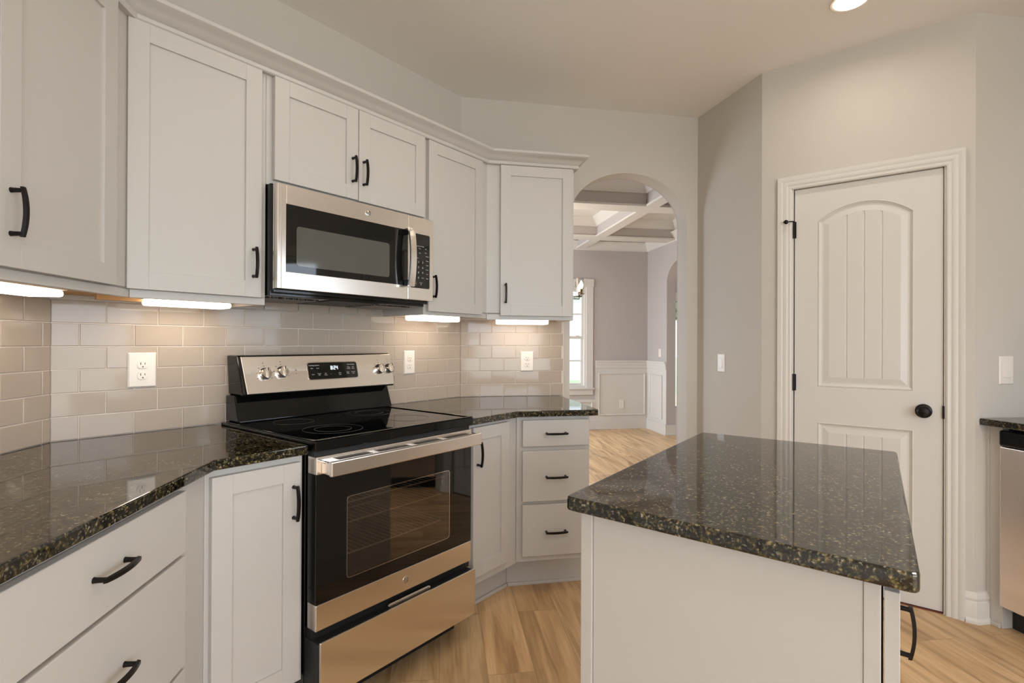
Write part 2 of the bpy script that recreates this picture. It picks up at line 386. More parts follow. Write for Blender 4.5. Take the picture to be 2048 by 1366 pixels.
def grow(P, d=.15):
    c = Vector((sum(p[0] for p in P)/len(P), sum(p[1] for p in P)/len(P)))
    return [(p[0]+(Vector(p)-c).normalized().x*d, p[1]+(Vector(p)-c).normalized().y*d) for p in P]
kitchen = [B1, LA, AR, C1, C2, C3, K0, B0]
struct('ceiling', MB().prism([tuple(p) for p in [L.w(LBACK-.1, -.1)[:2], L.w(0, -.12)[:2], A.w(lenA, -.12)[:2], R.w(lenR, -.1)[:2], Vector((3.69, .93)),
        (3.30, .45), (3.25, -.28), E.w(.80, -.12)[:2], K.w(KW, -.12)[:2], B.w(BLEN/2, -.15)[:2]]][::-1], CEIL, CEIL+.1), 'ceil')
struct('floor', MB().prism([(-9, -9), (13, -9), (13, 11), (-9, 11)], -.06, 0), 'floor')

# ------------------------------------------------------------------ dining room and foyer beyond the arch
Rb = Fr(R.w(0, -TH)[:2], -44.5)                               # dining face of the arch wall
qR = H.loc(R.w(0, -TH))[0]
J0 = G.w(-3.6)[:2]; J = Fr(J0, 45+0)                          # far left wall line (direction back toward the kitchen is -135)
Jf = Fr(Vector(J0)-Vector((cos(radians(45)), sin(radians(45))))*3.75, 45)
HARCH = (.61, 1.55)
wall('wall_dining_far', G, -3.7, 3.4, 3.0, [DWIN, (.30, .56, .30, 1.87)], 'dwall')
wall('wall_dining_right', H, 0, 4.2, 3.0, [(HARCH[0], HARCH[1], 0, archtop(HARCH[0], HARCH[1], 2.06, .30))], 'dwall', .13)
wall('wall_dining_left', Jf, -.2, 3.75, 3.0, [JW[0], JW[1]], 'dwall')
mb = MB(); a_, b_ = ARCH; xs = [-2.6, a_]+[a_+(b_-a_)*(1-cos(pi*i/30))/2 for i in range(1, 30)]+[b_, 5.6]
tp = archtop(a_, b_, 2.04, .302)
for q0, q1 in zip(xs[:-1], xs[1:]):
    if q1 <= a_ or q0 >= b_: mb.box(q0, q1, .001+TH, TH+.014, 0, 3.0)
    else: mb.hexa([(q0, TH, tp(q0)), (q1, TH, tp(q1)), (q1, TH+.014, tp(q1)), (q0, TH+.014, tp(q0))], [(q0, TH, 3.0), (q1, TH, 3.0), (q1, TH+.014, 3.0), (q0, TH+.014, 3.0)])
struct('wall_dining_near', mb, 'dwall', R)
wall('wall_foyer_right', Fr(G.w(3.4)[:2], -135), 0, 5.0, 3.0, [(1.2, 2.2, .2, 2.2)], 'dwall')
struct('ceiling_dining', MB().prism([tuple(p) for p in [G.w(-3.7, -.1)[:2], R.w(-2.3, -TH-.02)[:2], R.w(5.5, -TH-.02)[:2], G.w(3.5, -.1)[:2]]], DCEIL, DCEIL+.1), 'trim')

# coffer beams: bottoms and casings
def beam(name, F, s0, s1, o0, o1, z0, z1, lip=.018):
    mb = MB().box(s0, s1, -o1, -o0, z0+.022, z1)
    q = struct(name, mb, 'dwall', F)
    b = build('beam_soffit', MB().box(s0, s1, -o1-lip, -o0+lip, z0, z0+.022), 'trim', .003); b.parent = q; ORG[b.name] = (0, 0, 0)
    return q
BZ = 2.60
P1 = G.loc((4.62, 2.45)); 
GG = Fr((7.56, 2.84), -45.3)
def off_of(F, x, y): return F.loc((x, y))[1]
o1n, o1f = off_of(GG, 5.03, 2.00), off_of(GG, 5.16, 2.16)
o2n, o2f = off_of(GG, 6.30, 2.87), off_of(GG, 6.62, 2.83)
beam('trim_1', GG, -3.5, 0, o1f, o1f+.20, BZ, DCEIL)
beam('trim_2', GG, -3.5, 0, o2f-.02, o2f+.18, BZ, DCEIL)
LH = Fr((7.56, 2.84), -135.3)
oc = off_of(LH, 6.0, 2.84)
_q = [off_of(LH, *p) for p in ((4.94, 1.68), (7.29, 3.77), (4.65, 1.66), (6.9, 3.7))]
beam('trim_3', LH, 0, 4.1, min(_q)+.120, min(_q)+.225, BZ+.001, DCEIL)
beam('trim_4', LH, 0, 4.1, min(_q)+1.65, min(_q)+1.76, BZ+.001, DCEIL)
# crown inside the coffers: a cornice round every cell
crown_prof = [(0, 0), (.012, 0), (.02, .02), (.035, .035), (.055, .075), (.075, .09), (.08, .108), (0, .108)]
def cornice(name, F, s0, s1, o0, o1, z1):
    pts = [F.w(s0, o0), F.w(s1, o0), F.w(s1, o1), F.w(s0, o1)]
    path = [Vector((p.x, p.y, z1-.108)) for p in pts]
    c = sum(path, Vector())/4
    side = Vector((0, 0, 1)).cross((path[1]-path[0]).normalized())
    sg = 1 if side.dot(c-path[0]) > 0 else -1
    return struct(name, MB().sweep([(a*sg, b) for a, b in crown_prof], path, (0, 0, 1), closed=True), 'trim', smooth=40)
cells_o = [(.0, o2f-.02), (o2f+.18, o1f), (o1f+.20, o1f+1.35)]
sL = min(_q)+.120; sR = sL+.105
cells_s = [(-sL, 0), (-sL-1.52, -sR)]
k_ = 5
for oo in cells_o:
    for ss in cells_s:
        cornice('trim_%d' % k_, GG, ss[0], ss[1], oo[0], oo[1], DCEIL); k_ += 1

fz = [(0, 0), (.014, 0), (.018, .03), (.03, .045), (.05, .08), (.07, .10), (.075, .12), (0, .12)]
for nm, FF, q0, q1 in (('trim_40', G, -3.6, 0), ('trim_41', H, 0, 3.6)):
    struct(nm, MB().sweep([(-a, b) for a, b in fz], [(q0, 0, 2.585), (q1, 0, 2.585)], (0, 0, 1)).box(q0, q1, -.02, 0, 2.70, DCEIL), 'trim', FF, smooth=35)
# wainscot, chair rail, baseboard of the dining room
def wains(F, s0, s1, panels, no):
    mb = MB().box(s0, s1, -.006, 0, 0, .93)
    mb.box(s0, s1, -.020, 0, 0, .135); mb.box(s0, s1, -.028, -.020, 0, .02)
    mb.box(s0, s1, -.014, 0, .135, .15)
    mb.box(s0, s1, -.016, 0, .885, .93); mb.box(s0, s1, -.034, 0, .972, .995); mb.box(s0, s1, -.022, 0, .93, .972)
    for a, b in panels:
        mb.sweep([(0, 0), (.018, 0), (.018, .006), (.006, .014), (0, .014)], [(a, -.006, .20), (b, -.006, .20), (b, -.006, .808), (a, -.006, .808)], (0, -1, 0), closed=True)
    return struct('trim_%d' % no, mb, 'trim', F, bevel=.002)
wains(G, -.795, 0, [(-.745, -.042)], 20)
wains(H, 0, .61, [(.095, .50)], 21)
wains(G, -3.6, -1.72, [(-2.5, -1.85), (-3.4, -2.7)], 22)
mbx = MB().box(-1.72, -.795, -.006, 0, 0, .43).box(-1.72, -.795, -.020, 0, 0, .135)
mbx.sweep([(0, 0), (.018, 0), (.018, .006), (.006, .014), (0, .014)], [(-1.65, -.006, .20), (-.84, -.006, .20), (-.84, -.006, .40), (-1.65, -.006, .40)], (0, -1, 0), closed=True)
struct('trim_23', mbx, 'trim', G, bevel=.002)
# wrapped end of the right dining wall at the foyer arch
struct('baseboard_dining', MB().box(.595, .632, -.024, .155, 0, .135).box(.59, .64, -.032, .163, 0, .02), 'trim', H, bevel=.002)

def sash_window(n, F, o, casing=.09, rails=(.33, .67), muntin=True, stool=True):
    a, b, z0, z1 = o; mid = (z0+z1)/2
    fr = MB(); j = .03
    fr.box(a, a+j, 0, .10, z0, z1).box(b-j, b, 0, .10, z0, z1).box(a+j, b-j, 0, .10, z0, z0+j).box(a+j, b-j, 0, .10, z1-j, z1)
    w = struct('window_%d' % n, fr, 'trim', F, bevel=.001)
    def ch(name, mbq, m, bev=.002):
        q = build(name, mbq, m, bev); q.parent = w; ORG[q.name] = (0, 0, 0); return q
    c = MB()
    c.box(a-casing, a+.006, -.02, 0, z0, z1+.006).box(b-.006, b+casing, -.02, 0, z0, z1+.006).box(a-casing-.01, b+casing+.01, -.026, 0, z1+.006, z1+casing+.02)
    c.box(a-casing, b+casing, -.02, 0, z0-.10, z0-.018).box(a-casing-.015, b+casing+.015, -.05, .0, z0-.018, z0)
    ch('casing', c, 'trim')
    for (y, za, zb) in ((.035, mid-.02, z1-j), (.065, z0+j, mid+.02)):
        s = MB(); t = .034
        s.box(a+j, a+j+t, y, y+.025, za, zb).box(b-j-t, b-j, y, y+.025, za, zb).box(a+j+t, b-j-t, y, y+.025, za, za+t).box(a+j+t, b-j-t, y, y+.025, zb-t, zb)
        if muntin:
            zz = (za+zb)/2; s.box(a+j+t, b-j-t, y+.006, y+.02, zz-.009, zz+.009)
            xx = (a+b)/2; s.box(xx-.009, xx+.009, y+.006, y+.02, za+t, zb-t)
        q = ch('sash', s, 'trim')
        g = build('pane', MB().box(a+j+t, b-j-t, y+.011, y+.014, za+t, zb-t), 'glass'); g.parent = q
    lk = ch('sash_lock', MB().box((a+b)/2+.19, (a+b)/2+.25, .028, .05, mid+.014, mid+.03), 'plate')
    return w
sash_window(1, G, DWIN, .095)
sash_window(2, K, SINKWIN); 
for i, o in enumerate(BWIN): sash_window(3+i, B, o)
sash_window(6, Jf, JW[0]); sash_window(7, Jf, JW[1])
sash_window(9, Fr(G.w(3.4)[:2], -135), (1.2, 2.2, .2, 2.2))
# narrow glass beside the front door
w = struct('window_8', MB().box(.24, .30, -.02, .1, .0, 2.0).box(.56, .66, -.02, .1, .0, 2.0).box(.30, .56, -.02, .1, 1.87, 2.0).box(.30, .56, -.02, .1, 0, .30), 'trim', G, bevel=.002)
g = build('pane', MB().box(.30, .56, .05, .054, .30, 1.87), 'glass'); g.parent = w
# patio doors
a, b, z0, z1 = PATIO
w = struct('door_2', MB().box(a, a+.05, 0, .12, 0, z1).box(b-.05, b, 0, .12, 0, z1).box(a+.05, b-.05, 0, .12, z1-.05, z1).box(a+.05, b-.05, 0, .12, 0, z0), 'trim', K, bevel=.002)
xm = (a+b)/2
for x0, x1, y in ((a+.05, xm+.04, .03), (xm-.04, b-.05, .07)):
    q = build('door_leaf', MB().box(x0, x0+.09, y, y+.035, z0, z1-.05).box(x1-.09, x1, y, y+.035, z0, z1-.05).box(x0+.09, x1-.09, y, y+.035, z0, z0+.2).box(x0+.09, x1-.09, y, y+.035, z1-.15, z1-.05), 'trim', .002); q.parent = w
    g = build('pane', MB().box(x0+.09, x1-.09, y+.015, y+.02, z0+.2, z1-.15), 'glass'); g.parent = q

# chandelier in the dining room
def chandelier():
    cx, cy = 5.03, 2.93; F = Fr((cx, cy), 20)
    t = thing('chandelier', 'bronze chandelier with clear glass cylinder shades and glowing candle bulbs in the dining room', 'chandelier', F, (0, 0, 1.70))
    n = 6; rad = .31
    m = MB().tube([(0, 0, 1.72), (0, 0, DCEIL-.03)], .007)
    m.lathe([(.001, 1.69), (.018, 1.70), (.03, 1.73), (.018, 1.77), (.012, 1.80)], 'z'); m.lathe([(.06, DCEIL-.035), (.055, DCEIL-.02), (.06, DCEIL-.001)], 'z')
    part('stem', m, 'pulls', t, smooth=40)
    for k in range(n):
        a = 2*pi*k/n+.2; ex, ey = rad*cos(a), rad*sin(a)
        arm = part('arm', MB().tube([(0, 0, 1.74), (ex*.3, ey*.3, 1.735), (ex*.7, ey*.7, 1.735), (ex, ey, 1.735), (ex, ey, 1.76)], .005, 8), 'pulls', t, smooth=40)
        part('candle_cup', MB().lathe([(.034, 1.758), (.036, 1.764), (.012, 1.766), (.013, 1.815), (.011, 1.817)], 'z', (ex, ey, 0), 20), 'brass', arm, smooth=40)
        part('bulb', MB().lathe([(.009, 1.818), (.019, 1.84), (.021, 1.858), (.013, 1.885), (.002, 1.905)], 'z', (ex, ey, 0), 16), 'bulb', arm, smooth=60)
        part('glass_shade', MB().lathe([(.030, 1.768), (.044, 1.770), (.047, 1.93), (.0455, 1.93), (.0425, 1.772), (.030, 1.770)], 'z', (ex, ey, 0), 24, cap=False), 'glass', arm, smooth=60)
    return t
chandelier()
pl = bpy.data.lights.new('chandelier_glow', 'POINT'); pl.energy = 14; pl.color = (1, .76, .52); pl.shadow_soft_size = .25
po = bpy.data.objects.new('chandelier_glow', pl); COL.objects.link(po); po.location = (5.03, 2.93, 2.02)
solo('outlet', MB().box(-.43, -.365, -.014, -.006, .295, .415), 'plate', G, (-.40, 0, .295), 'white outlet low on the dining room wainscot panel', 'outlet', bevel=.002)
solo('light_switch', MB().box(.377, .452, -.006, 0, 1.055, 1.17), 'plate', H, (.41, 0, 1.055), 'white switch plate above the dining room chair rail', 'switch', bevel=.002)

# outside: lawn, a neighbour's siding, a tree
struct('ground', MB().prism([(-40, -40), (60, -40), (60, 50), (-40, 50)], -.32, -.30), 'lawn')
solo('neighbour_house', MB().box(-4, 3.8, 14, 19, -.3, 3.2).hexa([(-4.3, 13.7, 3.2), (4.1, 13.7, 3.2), (4.1, 19.3, 3.2), (-4.3, 19.3, 3.2)], [(-4.3, 16.4, 5), (4.1, 16.4, 5), (4.1, 16.6, 5), (-4.3, 16.6, 5)]), 'siding', G, (0, 16, -.3), 'pale neighbouring house seen through the dining room window', 'house')
def tree(x, y, h, r, label):
    F = Fr((x, y), 0); t = thing('tree', label, 'tree', F, (0, 0, -.3))
    part('trunk', MB().tube([(0, 0, -.3), (.05, 0, h*.5), (0, .05, h*.8)], [.16, .12, .05], 10), 'wood_raw', t)
    m = MB()
    for i in range(420):
        a = random.uniform(0, 2*pi); b = random.uniform(-1, 1); q = random.random()**.4*r
        c = Vector((q*cos(a)*sqrt(1-b*b), q*sin(a)*sqrt(1-b*b), h*.72+b*q*1.1)); s = random.uniform(.12, .3)
        d = Vector((random.uniform(-1, 1), random.uniform(-1, 1), random.uniform(-1, 1))).normalized(); e = d.orthogonal().normalized(); g = d.cross(e)
        m.add([c+e*s, c+g*s*.5, c-e*s, c-g*s*.5], [(0, 1, 2, 3)])
    part('foliage', m, 'leaf', t)
_t = G.w(5.1, -9); tree(_t.x, _t.y, 4.6, 1.2, 'green leafy tree seen through the narrow front door glass')

# ------------------------------------------------------------------ pantry door
def panel_loop(x0, x1, z0, z1, rise, d, n=18):
    """counter-clockwise seen from -y; arc on top"""
    a, b = x0+d, x1-d; pts = [(a, z0+d), (b, z0+d)]
    if rise <= 0: return pts+[(b, z1-d), (a, z1-d)]
    w = (x1-x0)/2; rad = (w*w+rise*rise)/(2*rise); cz = z1+rise-rad; cx = (x0+x1)/2; rr = rad-d
    for i in range(n+1):
        x = b+(a-b)*i/n
        pts.append((x, cz+sqrt(max(0, rr*rr-(x-cx)**2))))
    return pts
def door():
    x0, x1, z0, z1 = .162, .779, .007, 2.063; yF, yB = .010, .045
    panels = [(.270, .670, 1.022, 1.884, .078), (.270, .670, .20, .837, 0)]
    bm = bmesh.new()
    def loop(pts, y):
        vs = [bm.verts.new((p[0], y, p[1])) for p in pts]
        return vs, [bm.edges.new((vs[i], vs[(i+1) % len(vs)])) for i in range(len(vs))]
    ov, oe = loop([(x0, z0), (x1, z0), (x1, z1), (x0, z1)], yF); edges = list(oe)
    prof = [(0, 0), (.004, -.003), (.008, .003), (.016, .009), (.024, .009), (.050, .002), (.052, .002)]
    for (a, b, c, d, rise) in panels:
        prev = None
        for k, (ins, dep) in enumerate(prof):
            vs, es = loop(panel_loop(a, b, c, d, rise, ins), yF+dep)
            if k == 0: edges += es
            else:
                for i in range(len(vs)):
                    j = (i+1) % len(vs); bm.faces.new((prev[i], prev[j], vs[j], vs[i]))
            prev = vs
        # flat field with three plank grooves
        ins, dep = prof[-1]; a2, b2 = a+ins, b-ins; xs = [a2]
        for g in range(1, 4):
            gx = a2+(b2-a2)*g/4; xs += [gx-.005, gx-.0015, gx+.0015, gx+.005]
        xs.append(b2)
        full = sorted(set(xs+[a2+(b2-a2)*i/24 for i in range(25)]))
        w = (b-a)/2; rad = (w*w+rise*rise)/(2*rise) if rise else 0
        def top(x): return (d+rise-rad+sqrt(max(0, (rad-ins)**2-(x-(a+b)/2)**2))) if rise else d-ins
        def dp(x):
            q = min(abs(x-(a2+(b2-a2)*g/4)) for g in range(1, 4)); return yF+dep+(.0035 if q < .003 else (0 if q >= .0045 else .0018))
        lo = [bm.verts.new((x, dp(x), c+ins)) for x in full]; hi = [bm.verts.new((x, dp(x), top(x))) for x in full]
        for i in range(len(full)-1): bm.faces.new((lo[i], lo[i+1], hi[i+1], hi[i]))
    bmesh.ops.triangle_fill(bm, edges=edges, use_beauty=True, normal=(0, -1, 0))
    bv, be = loop([(x0, z0), (x1, z0), (x1, z1), (x0, z1)], yB)
    for i in range(4):
        j = (i+1) % 4; bm.faces.new((ov[i], bv[i], bv[j], ov[j]))
    bm.faces.new((bv[3], bv[2], bv[1], bv[0]))
    bmesh.ops.recalc_face_normals(bm, faces=bm.faces)
    me = bpy.data.meshes.new('door_1'); bm.to_mesh(me); bm.free(); me.materials.append(MT['trim'])
    o = bpy.data.objects.new('door_1', me); COL.objects.link(o); o.matrix_world = D.M((0, 0, 0)); ORG[o.name] = (0, 0, 0); tag(o, kind='structure')
    def ch(name, mbq, m, par=o, bev=0, sm=None, label=None):
        q = build(name, mbq, m, bev, sm); q.parent = par; ORG[q.name] = (0, 0, 0)
        if label: q['label'] = label
        return q
    kx, kz = .708, .930
    k = ch('door_knob', MB().lathe([(.033, 0), (.033, .006), (.027, .009), (.012, .012), (.011, .032), (.020, .038), (.027, .048), (.027, .056), (.020, .064), (.004, .067)], 'y', (kx, yF, kz), 32), 'pulls', o, 0, 35, 'round oil-rubbed bronze knob')
    for z in (1.85, 1.04, .22):
        h = ch('hinge', MB().tube([(.160, -.002, z-.044), (.160, -.002, z+.044)], .0058, 12).box(.150, .170, .0005, .009, z-.043, z+.043), 'pulls', o, 0, 40, 'dark bronze hinge')
        if z > 1.5: ch('hinge_pin_stop', MB().tube([(.160, -.002, z+.046), (.140, -.022, z+.044), (.115, -.040, z+.040)], .003, 8).lathe([(.004, 0), (.011, .004), (.011, .013), (.004, .017)], 'y', (.128, -.026, z+.041), 16), 'pulls', h, 0, 40)
    ch('strike_plate', MB().box(.7765, .785, -.002, .012, kz-.03, kz+.03), 'pulls', o, .002)
    return o
door()
# jamb and casing
jm = MB().box(.146, .158, -.001, .12, 0, 2.074).box(.782, .794, -.001, .12, 0, 2.074).box(.158, .782, -.001, .12, 2.066, 2.078)
jm.box(.158, .170, .047, .06, 0, 2.066).box(.770, .782, .047, .06, 0, 2.066)
struct('trim_30', jm, 'trim', D)
cas = [(0, 0), (0, .010), (.006, .013), (.012, .011), (.018, .011), (.024, .015), (.034, .017), (.042, .015), (.048, .018), (.056, .021), (.066, .021), (.068, .018), (.068, 0)]
struct('trim_31', MB().sweep([(-a, b) for a, b in cas], [(.790, 0, 0), (.790, 0, 2.066), (.150, 0, 2.066), (.150, 0, 0)], (0, -1, 0)), 'trim', D, smooth=30)
struct('floor_threshold', MB().box(.16, .78, .0, .12, 0, .004), 'threshold', D)
# dark closet behind the door
struct('wall_closet', MB().box(.0, .9, .40, .42, 0, 2.7), 'wall', D)

def baseboard(name, F, s0, s1, h=.135):
    pts = [(0, 0), (.026, 0), (.026, .012), (.017, .022), (.015, .022), (.015, h-.045), (.012, h-.038), (.015, h-.030), (.015, h-.024), (.008, h-.008), (.006, h), (0, h)]
    mb = MB().sweep([(-a, b) for a, b in pts], [(s0, 0, 0), (s1, 0, 0)], (0, 0, 1))
    return struct(name, mb, 'trim', F, smooth=30)
def baseline(name, pts):
    P = [(0, 0), (.026, 0), (.026, .012), (.017, .022), (.015, .022), (.015, .09), (.012, .097), (.015, .105), (.015, .111), (.008, .127), (.006, .135), (0, .135)]
    return struct(name, MB().sweep([(-a, b) for a, b in P], [(p[0], p[1], 0) for p in pts], (0, 0, 1)), 'trim', smooth=30)
baseline('baseboard_pantry', [D.w(.858), Vector((C3[0], C3[1], 0)), E.w(.06)])
baseline('baseboard_recess', [R.w(1.494), R.w(lenR), S.w(lenS), D.w(.080)])
baseline('baseboard_breakfast', [K.w(4.95), K.w(KW), B.w(BLEN), L.w(-1.85)])

# ------------------------------------------------------------------ pulls, plates, cabinet parts
def pull_mesh():
    mb = MB(); c = .048
    for sx in (-1, 1): mb.lathe([(.0062, 0), (.0055, .004), (.005, .018), (.0055, .026)], 'y', (sx*c, 0, 0), 14)
    n = 16; pts = []
    for i in range(n+1):
        t = -1+2*i/n; pts.append((t*.0555, -.0245-.0075*(1-t*t)))
    vs = []; fs = []
    for i, (x, y) in enumerate(pts):
        t = -1+2*i/n; w = .0058-.0012*abs(t)**4; th = .0034
        for a, b in ((-w, th), (-w*.7, -th), (w*.7, -th), (w, th)): vs.append((x, y+b, a))
    for i in range(n):
        for q in range(4): fs.append((i*4+q, i*4+(q+1) % 4, (i+1)*4+(q+1) % 4, (i+1)*4+q))
    fs += [(0, 1, 2, 3), (n*4+3, n*4+2, n*4+1, n*4)]
    mb.add(vs, fs)
    me = build('handle', mb, 'pulls', 0, 45); m = me.data; bpy.data.objects.remove(me); return m
PULL = pull_mesh()
def pull(parent, x, y, z, vertical, label=None):
    o = bpy.data.objects.new('handle', PULL); COL.objects.link(o); o.parent = parent; g = ORG[parent.name]
    o.location = (x-g[0], y-g[1], z-g[2])
    if vertical: o.rotation_euler = (0, pi/2, 0)
    return o
def shaker(name, parent, x0, x1, z0, z1, yf, t=.020, rail=.057, rec=.008):
    """door: front face at y = yf, back at yf + t"""
    mb = MB()
    mb.box(x0, x0+rail, yf, yf+t, z0, z1).box(x1-rail, x1, yf, yf+t, z0, z1)
    mb.box(x0+rail, x1-rail, yf, yf+t, z0, z0+rail).box(x0+rail, x1-rail, yf, yf+t, z1-rail, z1)
    mb.box(x0+rail-.004, x1-rail+.004, yf+rec, yf+t-.003, z0+rail-.004, z1-rail+.004)
    return part(name, mb, 'cab', parent, bevel=.0009)
def slab(name, parent, x0, x1, z0, z1, yf, t=.020):
    return part(name, MB().box(x0, x1, yf, yf+t, z0, z1), 'cab', parent, bevel=.002)

# ------------------------------------------------------------------ wall cabinets
FU, DU = .315, .337; ZB, ZT = 1.378, 2.262
def toL(F, P): s, o = F.loc(P); return (s, -o)
def wall_cabinet(F, plan, label, name='wall_cabinet', zb=ZB, o=None, zt=ZT, skirt=True):
    """plan: list of (s, y) counter-clockwise; raw plywood underside recessed behind the face frame"""
    cx = sum(p[0] for p in plan)/len(plan); cy = sum(p[1] for p in plan)/len(plan)
    t = thing(name, label, 'cabinet', F, (cx, cy, zb), 'white shaker wall cabinets')
    return t
cA = isect(A, FU, L, FU); wA = Vector(LA)
sA0, sL0 = A.loc(cA)[0], L.loc(cA)[0]
cR = isect(A, FU, R, FU); sA1, sR0 = A.loc(cR)[0], R.loc(cR)[0]
g_ = .0035   # wall gap so that tile and cabinet do not share a face
def carcass(t, F, plan, zb, rear_drop=.012):
    mb = MB().prism(plan, zb+.022, ZT)
    part('cabinet_box', mb, 'cab', t)
    return mb
# left wall cabinet
t = wall_cabinet(L, [(-.90, -FU), (sL0, -FU), (0, 0), (-.90, 0)], 'white shaker wall cabinet at the left edge, with one bronze pull in view')
part('cabinet_box', MB().prism([(-.92, -FU), (sL0, -FU), (-.002, -.002), (-.92, -.002)], ZB+.024, ZT), 'cab', t)
part('face_frame', MB().box(-.92, sL0-.001, -FU, -FU+.019, ZB, ZB+.032), 'cab', t, bevel=.001)
part('underside', MB().prism([(-.92, -FU+.02), (sL0-.01, -FU+.02), (-.004, -.004), (-.92, -.004)], ZB+.018, ZB+.0235), 'wood_raw', t, label='raw plywood underside')
part('light_rail', MB().prism([(-.30, -.10), (-.12, -.10), (-.12, -.004), (-.30, -.004)], ZB+.001, ZB+.018), 'wood_raw', t)
d1 = shaker('door', t, -.626, -.226, 1.405, 2.2305, -DU)
pull(d1, -.597, -DU, 1.527, True)
d0 = shaker('door', t, -.915, -.632, 1.405, 2.2305, -DU)
# wall cabinet left of the microwave
t = wall_cabinet(A, [(sA0, -FU), (.55, -FU), (.55, 0), (0, 0)], 'tall white shaker wall cabinet directly left of the microwave')
part('cabinet_box', MB().prism([(sA0, -FU), (.552, -FU), (.552, -.002), (.002, -.002)], ZB+.024, ZT), 'cab', t)
part('face_frame', MB().box(sA0+.001, .552, -FU, -FU+.019, ZB, ZB+.032).box(.533, .5525, -FU+.019, -.012, ZB, ZB+.03), 'cab', t, bevel=.001)
part('underside', MB().prism([(sA0+.01, -FU+.02), (.53, -FU+.02), (.53, -.004), (.004, -.004)], ZB+.018, ZB+.0235), 'wood_raw', t, label='raw plywood underside')
part('cleat', MB().box(.10, .30, -.10, -.08, ZB+.002, ZB+.018).box(.33, .50, -.12, -.10, ZB+.002, ZB+.018), 'wood_raw', t)
d = shaker('door', t, .116, .528, 1.404, 2.2305, -DU); pull(d, .499, -DU, 1.526, True)
# cabinet over the microwave
t = wall_cabinet(A, [(.553, -FU), (1.332, -FU), (1.332, 0), (.553, 0)], 'short white double-door wall cabinet above the microwave', zb=1.828)
part('cabinet_box', MB().box(.5535, 1.3315, -FU, -.002, 1.828, ZT), 'cab', t)
d = shaker('door', t, .576, .9415, 1.846, 2.2305, -DU); pull(d, .914, -DU, 1.968, True)
d = shaker('door', t, .9455, 1.322, 1.844, 2.2305, -DU); pull(d, .969, -DU, 1.966, True)
# wall cabinet right of the microwave
t = wall_cabinet(A, [(1.333, -FU), (sA1, -FU), (lenA, 0), (1.333, 0)], 'tall white shaker wall cabinet directly right of the microwave')
part('cabinet_box', MB().prism([(1.3325, -FU), (sA1, -FU), (lenA-.002, -.002), (1.3325, -.002)], ZB+.024, ZT), 'cab', t)
part('face_frame', MB().box(1.3325, sA1-.001, -FU, -FU+.019, ZB, ZB+.032).box(1.3325, 1.352, -FU+.019, -.012, ZB, ZB+.03), 'cab', t, bevel=.001)
part('underside', MB().prism([(1.354, -FU+.02), (sA1-.01, -FU+.02), (lenA-.006, -.006), (1.354, -.006)], ZB+.018, ZB+.0235), 'wood_raw', t, label='raw plywood underside')
d = shaker('door', t, 1.348, 1.742, 1.395, 2.228, -DU); pull(d, 1.373, -DU, 1.515, True)
# wall cabinet beside the arch
t = wall_cabinet(R, [(sR0, -FU), (.618, -FU), (.618, 0), (0, 0)], 'white shaker wall cabinet on the short wall beside the arched opening')
part('cabinet_box', MB().prism([(sR0, -FU), (.618, -FU), (.618, -.002), (.002, -.002)], ZB+.024, ZT), 'cab', t)
part('face_frame', MB().box(sR0+.001, .618, -FU, -FU+.019, ZB-.006, ZB+.032).box(.599, .6185, -FU+.019, -.012, ZB-.006, ZB+.03), 'cab', t, bevel=.001)
part('underside', MB().prism([(sR0+.01, -FU+.02), (.596, -FU+.02), (.596, -.004), (.006, -.004)], ZB+.018, ZB+.0235), 'wood_raw', t, label='raw plywood underside')
d = shaker('door', t, .193, .604, 1.394, 2.228, -DU); pull(d, .221, -DU, 1.516, True)
# crown over the cabinets
cp = [(0, 0), (.020, 0), (.024, .004), (.024, .016), (.020, .020), (.028, .024), (.036, .034), (.052, .046), (.066, .052), (.070, .056), (.070, .068), (0, .068)]
z_ = 2.231
eR = R.w(.618, FU); path = [L.w(-.93, FU), Vector((cA.x, cA.y, 0)), Vector((cR.x, cR.y, 0)), eR, R.w(.618, .001)]
path = [Vector((p.x, p.y, z_)) for p in path]
solo('crown_molding', MB().sweep([(-a, b) for a, b in cp], path, (0, 0, 1)), 'cab', WORLD, tuple(cR)+(z_,), 'white crown molding running along the top of all the wall cabinets', 'molding', smooth=35)

# ------------------------------------------------------------------ base cabinets
FB, DB = .655, .675
L_FB, L_DB = .615, .637
R_FB, R_DB = .680, .700
bLA = isect(A, FB, L, L_FB); bAR = isect(A, FB, R, R_FB)
def P2(F, v): s, o = F.loc(v); return (s, -o)
# drawer base on the left
sx = L.loc(bLA)[0]
t = thing('base_cabinet', 'white three-drawer base cabinet at the left under the granite counter', 'cabinet', L, (-.80, -.3, 0), 'white base cabinets')
part('cabinet_box', MB().prism([(-1.16, -L_FB), (sx, -L_FB), (-.01, -.01), (-1.16, -.01)], .105, .883), 'cab', t, bevel=.001)
part('toe_kick', MB().prism([(-1.16, -L_FB+.07), (sx-.04, -L_FB+.07), (-.02, -.02), (-1.16, -.02)], .0, .105), 'cab', t)
for z0, z1, hz in ((.712, .866, .793), (.428, .702, .578), (.150, .418, .30)):
    d = slab('drawer', t, -1.05, -.452, z0, z1, -L_DB); pull(d, -.752, -L_DB, hz, False)
t = thing('base_cabinet', 'white base cabinet with a door, beyond the left edge of the view', 'cabinet', L, (-1.5, -.3, 0), 'white base cabinets')
part('cabinet_box', MB().box(-1.80, -1.161, -L_FB, -.01, .105, .883), 'cab', t, bevel=.001)
part('toe_kick', MB().box(-1.80, -1.161, -L_FB+.07, -.02, 0, .105), 'cab', t)
d = shaker('door', t, -1.77, -1.19, .15, .866, -L_DB); pull(d, -1.72, -L_DB, .74, True)
